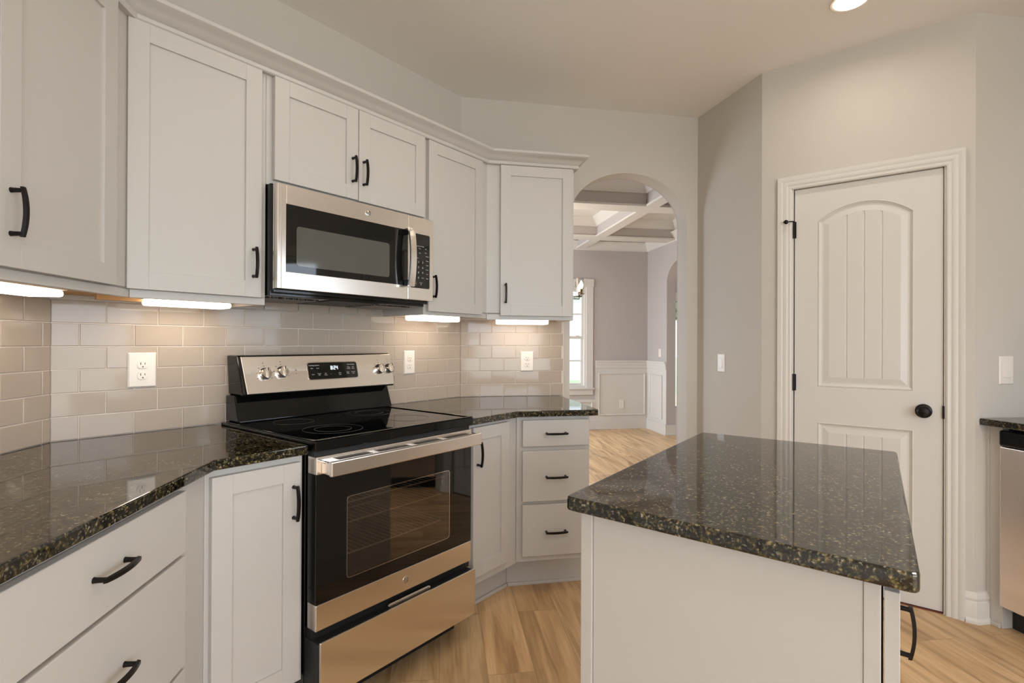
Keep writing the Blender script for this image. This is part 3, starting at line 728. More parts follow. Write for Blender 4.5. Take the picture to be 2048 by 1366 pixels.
# door base left of the range
t = thing('base_cabinet', 'narrow white shaker base cabinet directly left of the range', 'cabinet', A, (.4, -.3, 0), 'white base cabinets')
sA = A.loc(bLA)[0]
part('cabinet_box', MB().prism([(sA+.001, -FB), (.505, -FB), (.505, -.01), (.012, -.01)], .155, .883), 'cab', t, bevel=.001)
part('toe_kick', MB().prism([(sA+.05, -FB+.075), (.505, -FB+.075), (.505, -.02), (.02, -.02)], 0, .155), 'cab', t)
d = shaker('door', t, .223, .489, .170, .861, -DB); pull(d, .4655, -DB, .738, True)
# door base right of the range
t = thing('base_cabinet', 'narrow white shaker base cabinet directly right of the range', 'cabinet', A, (1.4, -.3, 0), 'white base cabinets')
sB = A.loc(bAR)[0]
part('cabinet_box', MB().prism([(1.262, -FB), (sB-.001, -FB), (lenA-.012, -.01), (1.262, -.01)], .165, .883), 'cab', t, bevel=.001)
toeA = isect(A, .545, R, .555)
sT = A.loc(toeA)[0]
part('toe_kick', MB().prism([(1.262, -.545), (sT-.001, -.545), (lenA-.02, -.02), (1.262, -.02)], 0, .165), 'cab', t)
part('shoe_molding', MB().prism([(1.262, -.556), (sT-.006, -.556), (sT-.001, -.5455), (1.262, -.5455)], 0, .018), 'cab', t, bevel=.003)
d = shaker('door', t, 1.303, 1.556, .205, .868, -DB); pull(d, 1.330, -DB, .750, True)
# drawer base beside the arch
t = thing('base_cabinet', 'white three-drawer base cabinet at the end of the counter by the arched opening', 'cabinet', R, (.4, -.3, 0), 'white base cabinets')
sC = R.loc(bAR)[0]; sTr = R.loc(toeA)[0]
part('cabinet_box', MB().prism([(sC+.001, -R_FB), (.592, -R_FB), (.592, -.01), (.012, -.01)], .170, .883), 'cab', t, bevel=.001)
part('toe_kick', MB().prism([(sTr+.001, -.555), (.590, -.555), (.590, -.02), (.02, -.02)], 0, .170), 'cab', t)
part('shoe_molding', MB().prism([(sTr+.006, -.566), (.590, -.566), (.590, -.5555), (sTr+.001, -.5555)], 0, .018), 'cab', t, bevel=.003)
part('filler_strip', MB().box(sC+.002, .232, -R_FB-.002, -R_FB-.0005, .171, .883), 'cab', t, bevel=.0006)
for z0, z1, hz in ((.736, .865, .799), (.467, .714, .586), (.200, .451, .317)):
    d = slab('drawer', t, .246, .583, z0, z1, -R_DB); pull(d, .414, -R_DB, hz, False)

# ------------------------------------------------------------------ counters
def counter(pts, label, org, corners=None):
    mb = MB().prism(pts, .884, .914)
    return solo('countertop', mb, 'granite', WORLD, org, label, 'countertop', bevel=.004, seg=3)
oL = .650
cL = isect(A, .690, L, oL); w1 = A.w(.507, .690); w2 = A.w(.507, .001)
pts = [L.w(-1.82, oL)[:2], cL, w1[:2], w2[:2], A.w(.001, .001)[:2], L.w(-1.82, .001)[:2]]
counter([tuple(p) for p in pts], 'dark speckled granite countertop left of the range, turning along the left wall', (.4, 1.8, .884))
cRr = isect(A, .690, R, .722)
pts = [A.w(1.258, .690)[:2], cRr, R.w(.624, .722)[:2], R.w(.628, .70)[:2], R.w(.628, .001)[:2], A.w(lenA-.001, .001)[:2], A.w(1.258, .001)[:2]]
counter([tuple(p) for p in pts], 'dark speckled granite countertop right of the range, ending by the arched opening', (2.2, 1.8, .884))

# ------------------------------------------------------------------ tile backsplash
def tiles(F, s0, s1, even, odd, pitch, label, rows=6, extra=None, holes=()):
    gz = .0776; z0 = .9145; mb = MB(); g = .0015
    gm = solo('tile_backsplash', MB().box(s0, s1, -.0045, -.0005, z0, z0+rows*gz-.002), 'grout', F, ((s0+s1)/2, 0, z0), label, 'tile backsplash')
    def tile(a, b, za, zb):
        if b-a < .006: return
        c = .0016; yb, ym, yf = -.0045, -.0062, -.0078
        cx, cz = (a+b)/2, (za+zb)/2; tx, tz = random.gauss(0, .006), random.gauss(0, .006)
        f = lambda x, z: yf+(x-cx)*tx+(z-cz)*tz
        v = [(a, yb, za), (b, yb, za), (b, yb, zb), (a, yb, zb), (a, ym, za), (b, ym, za), (b, ym, zb), (a, ym, zb),
             (a+c, f(a+c, za+c), za+c), (b-c, f(b-c, za+c), za+c), (b-c, f(b-c, zb-c), zb-c), (a+c, f(a+c, zb-c), zb-c)]
        mb.add(v, [(0, 1, 5, 4), (1, 2, 6, 5), (2, 3, 7, 6), (3, 0, 4, 7), (4, 5, 9, 8), (5, 6, 10, 9), (6, 7, 11, 10), (7, 4, 8, 11), (8, 9, 10, 11)])
    for r in range(rows):
        j = even if r % 2 == 0 else odd
        k0 = math.floor((s0-j)/pitch); xs = [s0]
        k = k0
        while j+k*pitch < s1:
            if j+k*pitch > s0: xs.append(j+k*pitch)
            k += 1
        xs.append(s1)
        for a, b in zip(xs[:-1], xs[1:]):
            ga = g if a > s0 else .0005; gb = g if b < s1 else .0005
            tile(a+ga, b-gb, z0+r*gz+g, z0+(r+1)*gz-g)
    if extra:
        a0, a1 = extra; r = rows; j = even if r % 2 == 0 else odd; k = math.floor((a0-j)/pitch)+1; xs = [a0]
        while j+k*pitch < a1: xs.append(j+k*pitch); k += 1
        xs.append(a1)
        for a, b in zip(xs[:-1], xs[1:]): tile(a+g, b-g, z0+r*gz+g, z0+r*gz+.055)
    q = build('tile_field', mb, 'tile', shift=ORG[gm.name]); q.parent = gm
    return gm
tiles(A, .003, lenA-.003, .077, .151, .1572, 'glossy greige subway tile backsplash behind the range', extra=(.556, 1.328))
tiles(R, .003, .646, .121, .045, .1487, 'glossy greige subway tile backsplash on the short wall beside the arch')
tiles(L, -1.85, -.003, -.039, -.113, .1572, 'glossy greige subway tile backsplash on the left wall')
struct('trim_32', MB().box(.646, .650, -.010, -.0005, .915, 1.372), 'grout', R)

# ------------------------------------------------------------------ outlets and switches
def outlet(F, s0, s1, z0, z1, label, y=-.0105, rot=None):
    cx, cz = (s0+s1)/2, (z0+z1)/2
    t = thing('outlet', label, 'outlet', F, (cx, y, z0), 'white duplex outlets in the backsplash')
    part('face_plate', MB().hexa([(s0, y+.002, z0), (s1, y+.002, z0), (s1, y+.002, z1), (s0, y+.002, z1)], [(s0+.005, y-.004, z0+.005), (s1-.005, y-.004, z0+.005), (s1-.005, y-.004, z1-.005), (s0+.005, y-.004, z1-.005)]), 'plate', t, bevel=.001)
    for dz in (.0195, -.0195):
        pts = []
        for i in range(24):
            a = 2*pi*i/24; x = .0172*cos(a); z = .0172*sin(a); pts.append((cx+x, cz+dz+max(-.0138, min(.0138, z))))
        r = part('receptacle', MB().extr(pts, y-.0065, y-.003), 'plate', t, bevel=.0006)
        part('socket_slot', MB().box(cx-.0075, cx-.0055, y-.0068, y-.0060, cz+dz-.001, cz+dz+.008).box(cx+.0055, cx+.0075, y-.0068, y-.0060, cz+dz-.000, cz+dz+.007)
             .lathe([(.0024, 0), (.0024, .0008)], 'y', (cx, y-.006, cz+dz-.008), 12), 'slot', r)
    part('screw', MB().lathe([(.0028, 0), (.0022, .001)], 'y', (cx, y-.004, cz), 12), 'plate', t)
    return t
outlet(A, .212, .303, 1.076, 1.203, 'wide white duplex outlet on the tile left of the range')
outlet(A, 1.472, 1.550, 1.070, 1.199, 'white duplex outlet on the tile just right of the range')
outlet(R, .373, .458, 1.067, 1.191, 'white duplex outlet on the tile of the short wall beside the arch')
def switch(F, s0, s1, z0, z1, label):
    cx, cz = (s0+s1)/2, (z0+z1)/2
    t = thing('light_switch', label, 'switch', F, (cx, 0, z0))
    part('face_plate', MB().hexa([(s0, -.001, z0), (s1, -.001, z0), (s1, -.001, z1), (s0, -.001, z1)], [(s0+.005, -.006, z0+.005), (s1-.005, -.006, z0+.005), (s1-.005, -.006, z1-.005), (s0+.005, -.006, z1-.005)]), 'plate', t, bevel=.001)
    part('rocker', MB().hexa([(cx-.0165, -.005, cz-.0335), (cx+.0165, -.005, cz-.0335), (cx+.0165, -.005, cz+.0335), (cx-.0165, -.005, cz+.0335)], [(cx-.0155, -.0115, cz-.0325), (cx+.0155, -.0115, cz-.0325), (cx+.0155, -.0075, cz+.0325), (cx-.0155, -.0075, cz+.0325)]), 'plate', t, bevel=.001)
    return t
switch(S, .222, .294, 1.068, 1.181, 'white rocker switch on the shaded wall between the arch and the pantry door')
switch(E, .122, .200, 1.063, 1.193, 'white rocker switch on the wall above the right-hand counter')

# ------------------------------------------------------------------ under-cabinet lights
def strip(F, s0, s1, zb, label, power=.65):
    y0, y1 = -.198, -.102; zt = ZB+.0175
    t = thing('under_cabinet_light', label, 'light', F, ((s0+s1)/2, -.15, zb), 'lit bars under the wall cabinets')
    part('housing', MB().box(s0-.006, s1+.006, y0-.004, y1+.004, zt-.008, zt), 'plate', t, bevel=.002)
    part('diffuser', MB().box(s0, s1, y0, y1, zb, zt-.0085), 'lamp', t, bevel=.008, seg=3)
    a = area('under_cabinet_lamp', F.w((s0+s1)/2, .15, zb-.003), F.w((s0+s1)/2, .15, 0), s1-s0, .08, power, (1, .84, .66))
    a.rotation_euler = (0, 0, F.a)
    return t
strip(L, -.52, -.225, 1.368, 'lit bar under the wall cabinet at the left edge')
strip(A, .225, .487, 1.366, 'lit bar under the wall cabinet left of the microwave')
strip(A, 1.400, 1.715, 1.357, 'lit bar under the wall cabinet right of the microwave')
strip(R, .203, .505, 1.352, 'lit bar under the wall cabinet beside the arch')

# ------------------------------------------------------------------ lettering
def text(name, body, size, parent, x, y, z, m, align='LEFT', tilt=0):
    c = bpy.data.curves.new(name, 'FONT'); c.body = body; c.size = size; c.align_x = align; c.extrude = .0002
    o = bpy.data.objects.new(name, c); COL.objects.link(o)
    dg = bpy.context.evaluated_depsgraph_get(); me = bpy.data.meshes.new_from_object(o.evaluated_get(dg))
    bpy.data.objects.remove(o); me.materials.clear(); me.materials.append(MT[m])
    q = bpy.data.objects.new(name, me); COL.objects.link(q); q.parent = parent; g = ORG[parent.name]; ORG[q.name] = g
    q.location = (x-g[0], y-g[1], z-g[2]); q.rotation_euler = (pi/2+tilt, 0, 0)
    return q
def emblem(parent, x, y, z, r, tilt=0):
    mb = MB().lathe([(r, 0), (r, .0012), (r*.93, .0016)], 'y', (0, 0, 0), 28)
    q = build('emblem', mb, 'steel', 0, 30); q.parent = parent; g = ORG[parent.name]; ORG[q.name] = (0, 0, 0); q.location = (x-g[0], y-g[1], z-g[2])
    m = MB()
    ring = lambda rr, t: m.tube([(rr*cos(2*pi*i/28), -.0018, rr*sin(2*pi*i/28)) for i in range(28)], t, 6, closed=True)
    ring(r*.86, r*.05)
    for sx in (-1, 1):    # two looped script strokes
        m.tube([(sx*r*.34+r*.26*cos(a), -.0018, r*.10+r*.30*sin(a)) for a in [pi*.1+2*pi*.8*i/16 for i in range(17)]], r*.05, 6)
        m.tube([(sx*r*.34+r*.15*cos(a)+r*.03, -.0018, -r*.28+r*.22*sin(a)) for a in [pi*.6-2*pi*.7*i/12 for i in range(13)]], r*.045, 6)
    for k in range(4):
        a = pi/4+k*pi/2; m.tube([(r*.72*cos(a-.22), -.0018, r*.72*sin(a-.22)), (r*.62*cos(a), -.0018, r*.62*sin(a)), (r*.72*cos(a+.22), -.0018, r*.72*sin(a+.22))], r*.035, 6)
    w = build('emblem_script', m, 'markdark', 0, 40); w.parent = q; ORG[w.name] = (0, 0, 0)
    return q

# ------------------------------------------------------------------ range
def roundrect(x0, x1, z0, z1, r, n=5):
    pts = []
    for cx, cz, a0 in ((x1-r, z0+r, -pi/2), (x1-r, z1-r, 0), (x0+r, z1-r, pi/2), (x0+r, z0+r, pi)):
        for i in range(n+1): a = a0+pi/2*i/n; pts.append((cx+r*cos(a), cz+r*sin(a)))
    return pts
def ring_extr(mb, outer, inner, y0, y1):
    """plate with a hole; outer and inner have the same count"""
    n = len(outer); vs = []
    for pts, y in ((outer, y0), (inner, y0), (inner, y1), (outer, y1)): vs += [(p[0], y, p[1]) for p in pts]
    fs = []
    for k in range(4):
        for i in range(n):
            j = (i+1) % n; fs.append((k*n+i, k*n+j, ((k+1) % 4)*n+j, ((k+1) % 4)*n+i))
    return mb.add(vs, fs)
def make_range():
    t = thing('range', 'freestanding stainless and black glass-top electric range between the counters', 'range', A, (.885, -.35, 0))
    X0, X1 = .513, .512+.741
    body = MB().box(X0, X1, -.655, -.03, .055, .905)
    for x in (X0+.05, X1-.05):
        for y in (-.60, -.10): body.lathe([(.018, 0), (.018, .056)], 'z', (x, y, 0), 12)
    part('body', body, 'black', t, bevel=.003)
    ct = MB().box(X0, X1, -.712, -.05, .900, .926)
    part('cooktop', ct, 'glass_black', t, bevel=.004, seg=3)
    part('cooktop_rim', MB().box(X0-.003, X0+.010, -.712, -.10, .9262, .9295).box(X1-.010, X1+.003, -.712, -.10, .9262, .9295).box(X0+.010, X1-.010, -.715, -.703, .9262, .9295), 'black', t, bevel=.0012)
    for (cx, cy, rr) in ((.70, -.53, .105), (1.06, -.53, .085), (.70, -.26, .075), (1.06, -.26, .10)):
        for q in ((rr, rr*.62) if rr > .09 else (rr,)):
            o = part('burner_ring', MB().tube([(cx+q*cos(2*pi*i/48), cy+q*sin(2*pi*i/48), .9262) for i in range(48)], .0004, 4, closed=True), 'ringmark', t)
    part('front_strip', MB().box(X0, X1, -.718, -.700, .893, .9255), 'black', t, bevel=.002)
    vent = MB().box(X0+.006, X1-.006, -.700, -.656, .875, .893)
    part('vent_recess', vent, 'matteblack', t)
    # backguard
    bx0, bx1 = .553, 1.283
    bg = MB().hexa([(bx0-.014, -.145, .926), (bx1+.004, -.145, .926), (bx1+.004, -.03, .926), (bx0-.014, -.03, .926)], [(bx0-.014, -.105, 1.03), (bx1+.004, -.105, 1.03), (bx1+.004, -.03, 1.03), (bx0-.014, -.03, 1.03)])
    part('backguard_base', bg, 'black', t, bevel=.006, seg=3)
    part('backguard', MB().hexa([(bx0-.004, -.160, 1.030), (bx1+.004, -.160, 1.030), (bx1+.004, -.03, 1.030), (bx0-.004, -.03, 1.030)], [(bx0-.012, -.118, 1.189), (bx1+.004, -.118, 1.189), (bx1+.004, -.03, 1.189), (bx0-.012, -.03, 1.189)]), 'black', t, bevel=.008, seg=3)
    # steel face, tilted back
    zb, zt, yb, yt = 1.037, 1.184, -.1635, -.1245
    tilt = atan2(yt-yb, zt-zb)
    face = part('control_panel', MB().hexa([(bx0+.010, yb, zb), (bx1, yb, zb), (bx1, yb+.006, zb), (bx0+.010, yb+.006, zb)], [(bx0, yt, zt), (bx1, yt, zt), (bx1, yt+.006, zt), (bx0, yt+.006, zt)]), 'steel', t, bevel=.002)
    py = lambda z: yb+(yt-yb)*(z-zb)/(zt-zb)
    def onp(mb, name, m, par, x, z, proud, bev=0, sm=None, label=None):
        q = build(name, mb, m, bev, sm); q.parent = par; g = ORG[par.name]; ORG[q.name] = (0, 0, 0)
        q.location = (x-g[0], py(z)-proud-g[1], z-g[2]); q.rotation_euler = (-tilt, 0, 0)
        if label: q['label'] = label
        return q
    # a Y-axis frame on the slanted face: x right, z up the slope
    dx, dz = .955, 1.116
    disp = onp(MB().extr(roundrect(-.124, .124, -.037, .037, .010), -.0018, .003), 'display', 'glass_black', face, dx, dz, 0, label='black glass control display with a lit clock')
    onp(ring_extr(MB(), roundrect(-.128, .128, -.041, .041, .014), roundrect(-.124, .124, -.037, .037, .010), -.0012, .002), 'display_frame', 'chrome', face, dx, dz, 0)
    ORG[disp.name] = (0, 0, 0)
    def onD(body, size, x, z, m='mark', al='CENTER'):
        q = text('lettering', body, size, disp, x, -.0022, z, m, al)
        return q
    # seven-segment 8:24
    seg = MB()
    def digit(x, s, h=.0165, w=.0085):
        th = .0018
        L_ = {'a': (x, x+w, h-th, h), 'g': (x, x+w, h/2-th/2, h/2+th/2), 'd': (x, x+w, 0, th), 'f': (x, x+th, h/2, h), 'b': (x+w-th, x+w, h/2, h), 'e': (x, x+th, 0, h/2), 'c': (x+w-th, x+w, 0, h/2)}
        for k in s: a, b, c, d = L_[k]; seg.box(a, b, -.0028, -.0020, c, d)
    digit(-.006, 'abcdefg'); digit(.0085, 'abged'); digit(.021, 'fgbc')
    seg.box(.0046, .0062, -.0028, -.0020, .004, .0058).box(.0046, .0062, -.0028, -.0020, .0105, .0123)
    q = build('clock_digits', seg, 'led'); q.parent = disp; q.location = (-.008, 0, .004); ORG[q.name] = (0, 0, 0)
    onD('Cooking Options', .0072, -.094, .023); onD('Oven Settings', .0068, .092, .023)
    for b_, x, z in (('Bake', -.106, .010), ('Broil', -.078, .010), ('Start', -.103, -.017), ('Cancel', -.074, -.014), ('Off', -.074, -.021), ('Set', -.042, -.014), ('Clock', -.042, -.021),
                     ('+', -.017, -.018), ('-', .004, -.018), ('Oven', .030, -.014), ('Light', .030, -.021), ('Timer', .078, .011), ('On/Off', .078, .004), ('Self', .102, .011), ('Clean', .102, .004),
                     ('Delay', .072, -.012), ('Time', .072, -.019), ('Control', .100, -.012), ('Lock', .100, -.019)):
        onD(b_, .0062, x, z)
    for kx, kz in ((.640, 1.113), (.712, 1.117), (1.205, 1.113), (1.262, 1.114)):
        k = onp(MB().lathe([(.0245, 0), (.0245, .006), (.0225, .008), (.0215, .020), (.019, .0235), (.003, .0245)], 'y', (0, 0, 0), 36), 'knob', 'chrome', face, kx, kz, 0, sm=35, label='round chrome burner knob')
        gq = build('grip', MB().box(-.0042, .0042, -.034, -.018, -.020, .020), 'chrome', .002); gq.parent = k; ORG[gq.name] = (0, 0, 0)
        mk = build('pointer', MB().box(-.0012, .0012, -.0352, -.0338, .008, .019), 'slot'); mk.parent = k
        for i in range(9):
            a = radians(-50+i*35) + pi/2
        marks = MB()
        for i in range(7):
            a = radians(90-120+40*i); marks.box(.033*cos(a)-.0035, .033*cos(a)+.0035, -.0008, .0002, .033*sin(a)-.0008, .033*sin(a)+.0008)
        marks.lathe([(.0017, 0), (.0017, .001)], 'y', (-.002, 0, .045), 10)
        onp(marks, 'dial_marks', 'markdark', face, kx, kz, 0)
    q = onp(MB().lathe([(.0017, 0), (.0017, .001)], 'y', (0, 0, 0), 10).box(-.006, .006, -.0008, .0002, .012, .0135).box(-.004, .004, -.0008, .0002, .016, .0175), 'indicator', 'markdark', face, .775, 1.110, 0)
    # oven door
    dy0, dy1 = -.720, -.672; dX0, dX1 = X0+.002, X1-.014
    glassz0, glassz1 = .407, .820
    door_ = part('oven_door', MB().box(dX0, dX1, dy0, dy1, glassz0-.001, .455).box(dX0, dX0+.115, dy0, dy1, .455, .727).box(dX1-.128, dX1, dy0, dy1, .455, .727).box(dX0, dX1, dy0, dy1, .727, glassz1), 'glass_black', t, bevel=.0006)
    part('door_top_band', MB().box(dX0, dX1, dy0-.002, dy1, .820, .877), 'steel', door_, bevel=.0025)
    part('door_bottom_band', MB().box(dX0, dX1, dy0-.002, dy1, .322, .406), 'steel', door_, bevel=.0025)
    wx0, wx1 = dX0+.115, dX1-.128
    part('oven_window', MB().box(wx0-.001, wx1+.001, dy0+.0005, dy0+.004, .454, .728), 'ovenglass', door_)
    part('window_trim', ring_extr(MB(), roundrect(wx0-.001, wx1+.001, .454, .728, .014), roundrect(wx0+.0008, wx1-.0008, .4558, .7262, .012), dy0-.0004, dy0+.001), 'chrome', door_)
    emblem(door_, .882, dy0-.0022, .364, .0125)
    # cavity seen through the window
    cv = MB().box(wx0-.06, wx1+.06, -.16, -.15, .40, .78).box(wx0-.06, wx1+.06, dy1, -.16, .40, .41).box(wx0-.06, wx1+.06, dy1, -.16, .77, .78).box(wx0-.07, wx0-.06, dy1, -.15, .40, .78).box(wx1+.06, wx1+.07, dy1, -.15, .40, .78)
    for zr in (.500, .610, .680):
        rk = MB().tube([(wx0-.05, -.64, zr), (wx1+.05, -.64, zr)], .003, 8).tube([(wx0-.05, -.20, zr), (wx1+.05, -.20, zr)], .003, 8)
        for i in range(24): xx = wx0-.04+(wx1-wx0+.08)*i/23; rk.tube([(xx, -.64, zr+.004), (xx, -.20, zr+.004)], .0014, 5)
        part('oven_rack', rk, 'rack', t, smooth=40)
    # handle: wide flat bar standing off the top band
    hx0, hx1 = dX0+.018, dX1+.004
    h = part('handle', MB().box(hx0, hx1, -.778, -.762, .818, .866), 'steel', door_, bevel=.004, seg=3)
    m = MB()
    slots = [(.03, .155), (.185, .31), (.345, .46), (.49, .60)]
    xs = [hx0]; 
    for a_, b_ in ((.045, .165), (.185, .315), (.335, .455), (.475, .60)): xs += [hx0+a_*1.15, hx0+b_*1.15]
    xs.append(hx1)
    m.box(hx0+.002, hx1-.004, -.766, -.744, .8555, .862)
    for i in range(0, len(xs), 2): m.box(xs[i], xs[i+1], -.746, -.721, .8555, .862)
    part('handle_bridge', m, 'steel', h, bevel=.001)
    part('handle_end', MB().box(hx0, hx0+.012, -.762, -.7225, .822, .862), 'steel', h, bevel=.002)
    part('handle_end', MB().box(hx1-.016, hx1-.004, -.762, -.7225, .822, .862), 'steel', h, bevel=.002)
    part('handle_underside', MB().box(hx0+.002, hx1-.004, -.762, -.7225, .848, .8555), 'matteblack', h)
    # storage drawer
    part('drawer_gap', MB().box(X0+.004, X1-.004, -.700, -.656, .288, .321), 'matteblack', t)
    dr = part('storage_drawer', MB().box(X0+.003, X1-.016, -.748, -.740, .108, .296), 'steel', t, bevel=.002)
    part('drawer_side', MB().box(X0+.001, X1-.018, -.740, -.657, .104, .290), 'matteblack', dr, bevel=.002)
    part('drawer_grip', MB().box(.80, .995, -.735, -.728, .291, .298).tube([(.795, -.73, .3), (.80, -.73, .303), (.99, -.73, .303), (.995, -.73, .3)], .004, 8), 'chrome', dr)
    part('toe_panel', MB().box(X0+.01, X1-.01, -.62, -.61, .0, .056), 'matteblack', t)
    return t
# the oven body needs its cavity open: build the box as five panels instead of a block
make_range()
_b = bpy.data.objects['body']
def rebuild_body():
    X0, X1 = .513, 1.253; t = _b.parent; o = ORG[_b.name]; me_old = _b.data
    mb = MB().box(X0, X0+.05, -.657, -.03, .055, .900).box(X1-.05, X1, -.657, -.03, .055, .900).box(X0+.05, X1-.05, -.13, -.03, .055, .900)
    mb.box(X0+.05, X1-.05, -.657, -.13, .055, .40).box(X0+.05, X1-.05, -.657, -.13, .79, .900)
    for x in (X0+.05, X1-.05):
        for y in (-.60, -.10): mb.lathe([(.018, 0), (.018, .054)], 'z', (x, y, 0), 12)
    n = build('tmp', mb, 'black', 0, None, o); _b.data = n.data; n.data.name = 'body'; bpy.data.objects.remove(n)
rebuild_body()

# ------------------------------------------------------------------ microwave
def make_microwave():
    t = thing('microwave', 'stainless steel and black over-the-range microwave with a curved vertical handle', 'microwave', A, (.93, -.2, 1.412))
    X0, X1 = .5535, 1.315; Z0, Z1 = 1.437, 1.8175; yf = -.402
    part('body', MB().box(X0+.003, X1-.006, -.345, -.0105, 1.413, 1.8265), 'black', t, bevel=.002)
    part('body_collar', MB().box(X0+.001, X1-.003, -.368, -.346, 1.430, 1.8175), 'matteblack', t, bevel=.001)
    xs = 1.160
    wx0, wx1, wz0, wz1 = .586, 1.1595, 1.499, 1.747
    fr = MB()
    fr.box(X0, wx0, yf, -.370, Z0, Z1).box(wx0, xs-.001, yf, -.370, wz1, Z1).box(wx0, xs-.001, yf, -.370, Z0, wz0)
    d = part('door', fr, 'steel', t, bevel=.0012)
    g = part('door_glass', MB().extr(roundrect(wx0-.0005, xs-.0012, wz0-.0005, wz1+.0005, .002), yf+.0012, yf+.02), 'glass_black', d)
    part('viewing_window', MB().extr(roundrect(.627, 1.058, 1.525, 1.672, .012), yf+.0004, yf+.0015), 'screen', g, label='see-through screen in the black door glass, its grey partly a painted reflection')
    part('edge_bevel', MB().hexa([(X0-.001, -.372, Z0), (X0+.014, yf-.0035, Z0), (X0+.014, yf+.002, Z0), (X0+.001, -.372, Z0)], [(X0-.001, -.372, Z1), (X0+.014, yf-.0035, Z1), (X0+.014, yf+.002, Z1), (X0+.001, -.372, Z1)]), 'steel', d)
    emblem(d, .944, yf, 1.782, .0135)
    # control side
    c = MB().box(xs+.001, X1, yf, -.370, Z0, Z1)
    cp_ = part('control_panel', c, 'steel', t, bevel=.002)
    k = part('keypad', MB().extr(roundrect(1.176, 1.292, 1.492, 1.741, .008), yf-.0012, yf+.001), 'glass_black', cp_, label='dark glossy keypad with printed keys')
    yk = yf-.0016
    kx = [1.196, 1.222, 1.248]; kw = .0085
    for r in range(4):
        for q in range(3):
            part('key', MB().extr(roundrect(kx[q]-kw, kx[q]+kw, 1.612-r*.024-.009, 1.612-r*.024+.009, .003), yk-.0002, yk+.0006), 'matteblack', k)
            txt = [['1', '2', '3'], ['4', '5', '6'], ['7', '8', '9'], ['', '0', '']][r][q]
            if txt: text('lettering', txt, .012, k, kx[q], yk-.0006, 1.608-r*.024, 'mark', 'CENTER')
    for r, q, s in ((3, 0, 'Add'), (3, 2, 'Clock')): text('lettering', s, .006, k, kx[q], yk-.0006, 1.6105-r*.024, 'mark', 'CENTER')
    for i, s in enumerate(('Defrost', 'Reheat', 'Timer', 'Power', 'Vent', 'Light')): text('lettering', s, .0062, k, 1.276, yk-.0006, 1.640-i*.0205, 'mark', 'CENTER')
    text('lettering', 'Convenience Cooking', .0060, k, 1.228, yk-.0006, 1.683, 'mark', 'CENTER'); text('lettering', 'Express', .0064, k, 1.212, yk-.0006, 1.628, 'mark', 'CENTER')
    for i, (x, z, s) in enumerate(((1.196, 1.672, 'Popcorn'), (1.230, 1.672, 'Potato'), (1.266, 1.674, 'Veg'), (1.196, 1.655, 'Beverage'), (1.230, 1.652, 'Soup'), (1.266, 1.656, 'Pizza'))): text('lettering', s, .0056, k, x, yk-.0006, z, 'mark', 'CENTER')
    part('start_key', MB().lathe([(.0125, 0), (.0125, .0008)], 'y', (1.202, yk, 1.513), 24), 'markdark', k)
    text('lettering', 'Start', .006, k, 1.202, yk-.0014, 1.511, 'mark', 'CENTER')
    text('lettering', 'Cancel', .006, k, 1.237, yk-.0006, 1.515, 'mark', 'CENTER'); text('lettering', 'Off', .006, k, 1.237, yk-.0006, 1.507, 'mark', 'CENTER')
    # handle
    hx = 1.150; m = MB(); m2 = MB(); n = 14; zs = [1.492+(1.752-1.492)*i/n for i in range(n+1)]
    def bow(i): tq = -1+2*i/n; return .040+.014*(1-tq*tq)
    for i in range(n):
        a_, b_ = bow(i), bow(i+1)
        m.hexa([(hx-.016, yf-a_, zs[i]), (hx+.016, yf-a_, zs[i]), (hx+.016, yf-a_+.010, zs[i]), (hx-.016, yf-a_+.010, zs[i])], [(hx-.016, yf-b_, zs[i+1]), (hx+.016, yf-b_, zs[i+1]), (hx+.016, yf-b_+.010, zs[i+1]), (hx-.016, yf-b_+.010, zs[i+1])])
    h = part('handle', m, 'steel', d, smooth=30)
    for za, zb_ in ((1.725, 1.750), (1.494, 1.520)): part('handle_mount', MB().box(hx-.014, hx+.010, yf-.036, yf, za, zb_), 'black', h, bevel=.003)
    # underside
    part('grease_filter', MB().box(.585, .80, -.27, -.06, 1.409, 1.4128), 'filter', t, bevel=.001, label='fine metal mesh filter')
    part('grease_filter', MB().box(1.07, 1.285, -.27, -.06, 1.409, 1.4128), 'filter', t, bevel=.001, label='fine metal mesh filter')
    part('vent_panel', MB().box(.82, 1.05, -.34, -.06, 1.4105, 1.4129), 'matteblack', t, bevel=.002)
    part('bottom_lip', MB().box(X0+.004, X1-.004, -.369, -.346, 1.424, 1.4365), 'black', t, bevel=.002)
    return t
make_microwave()

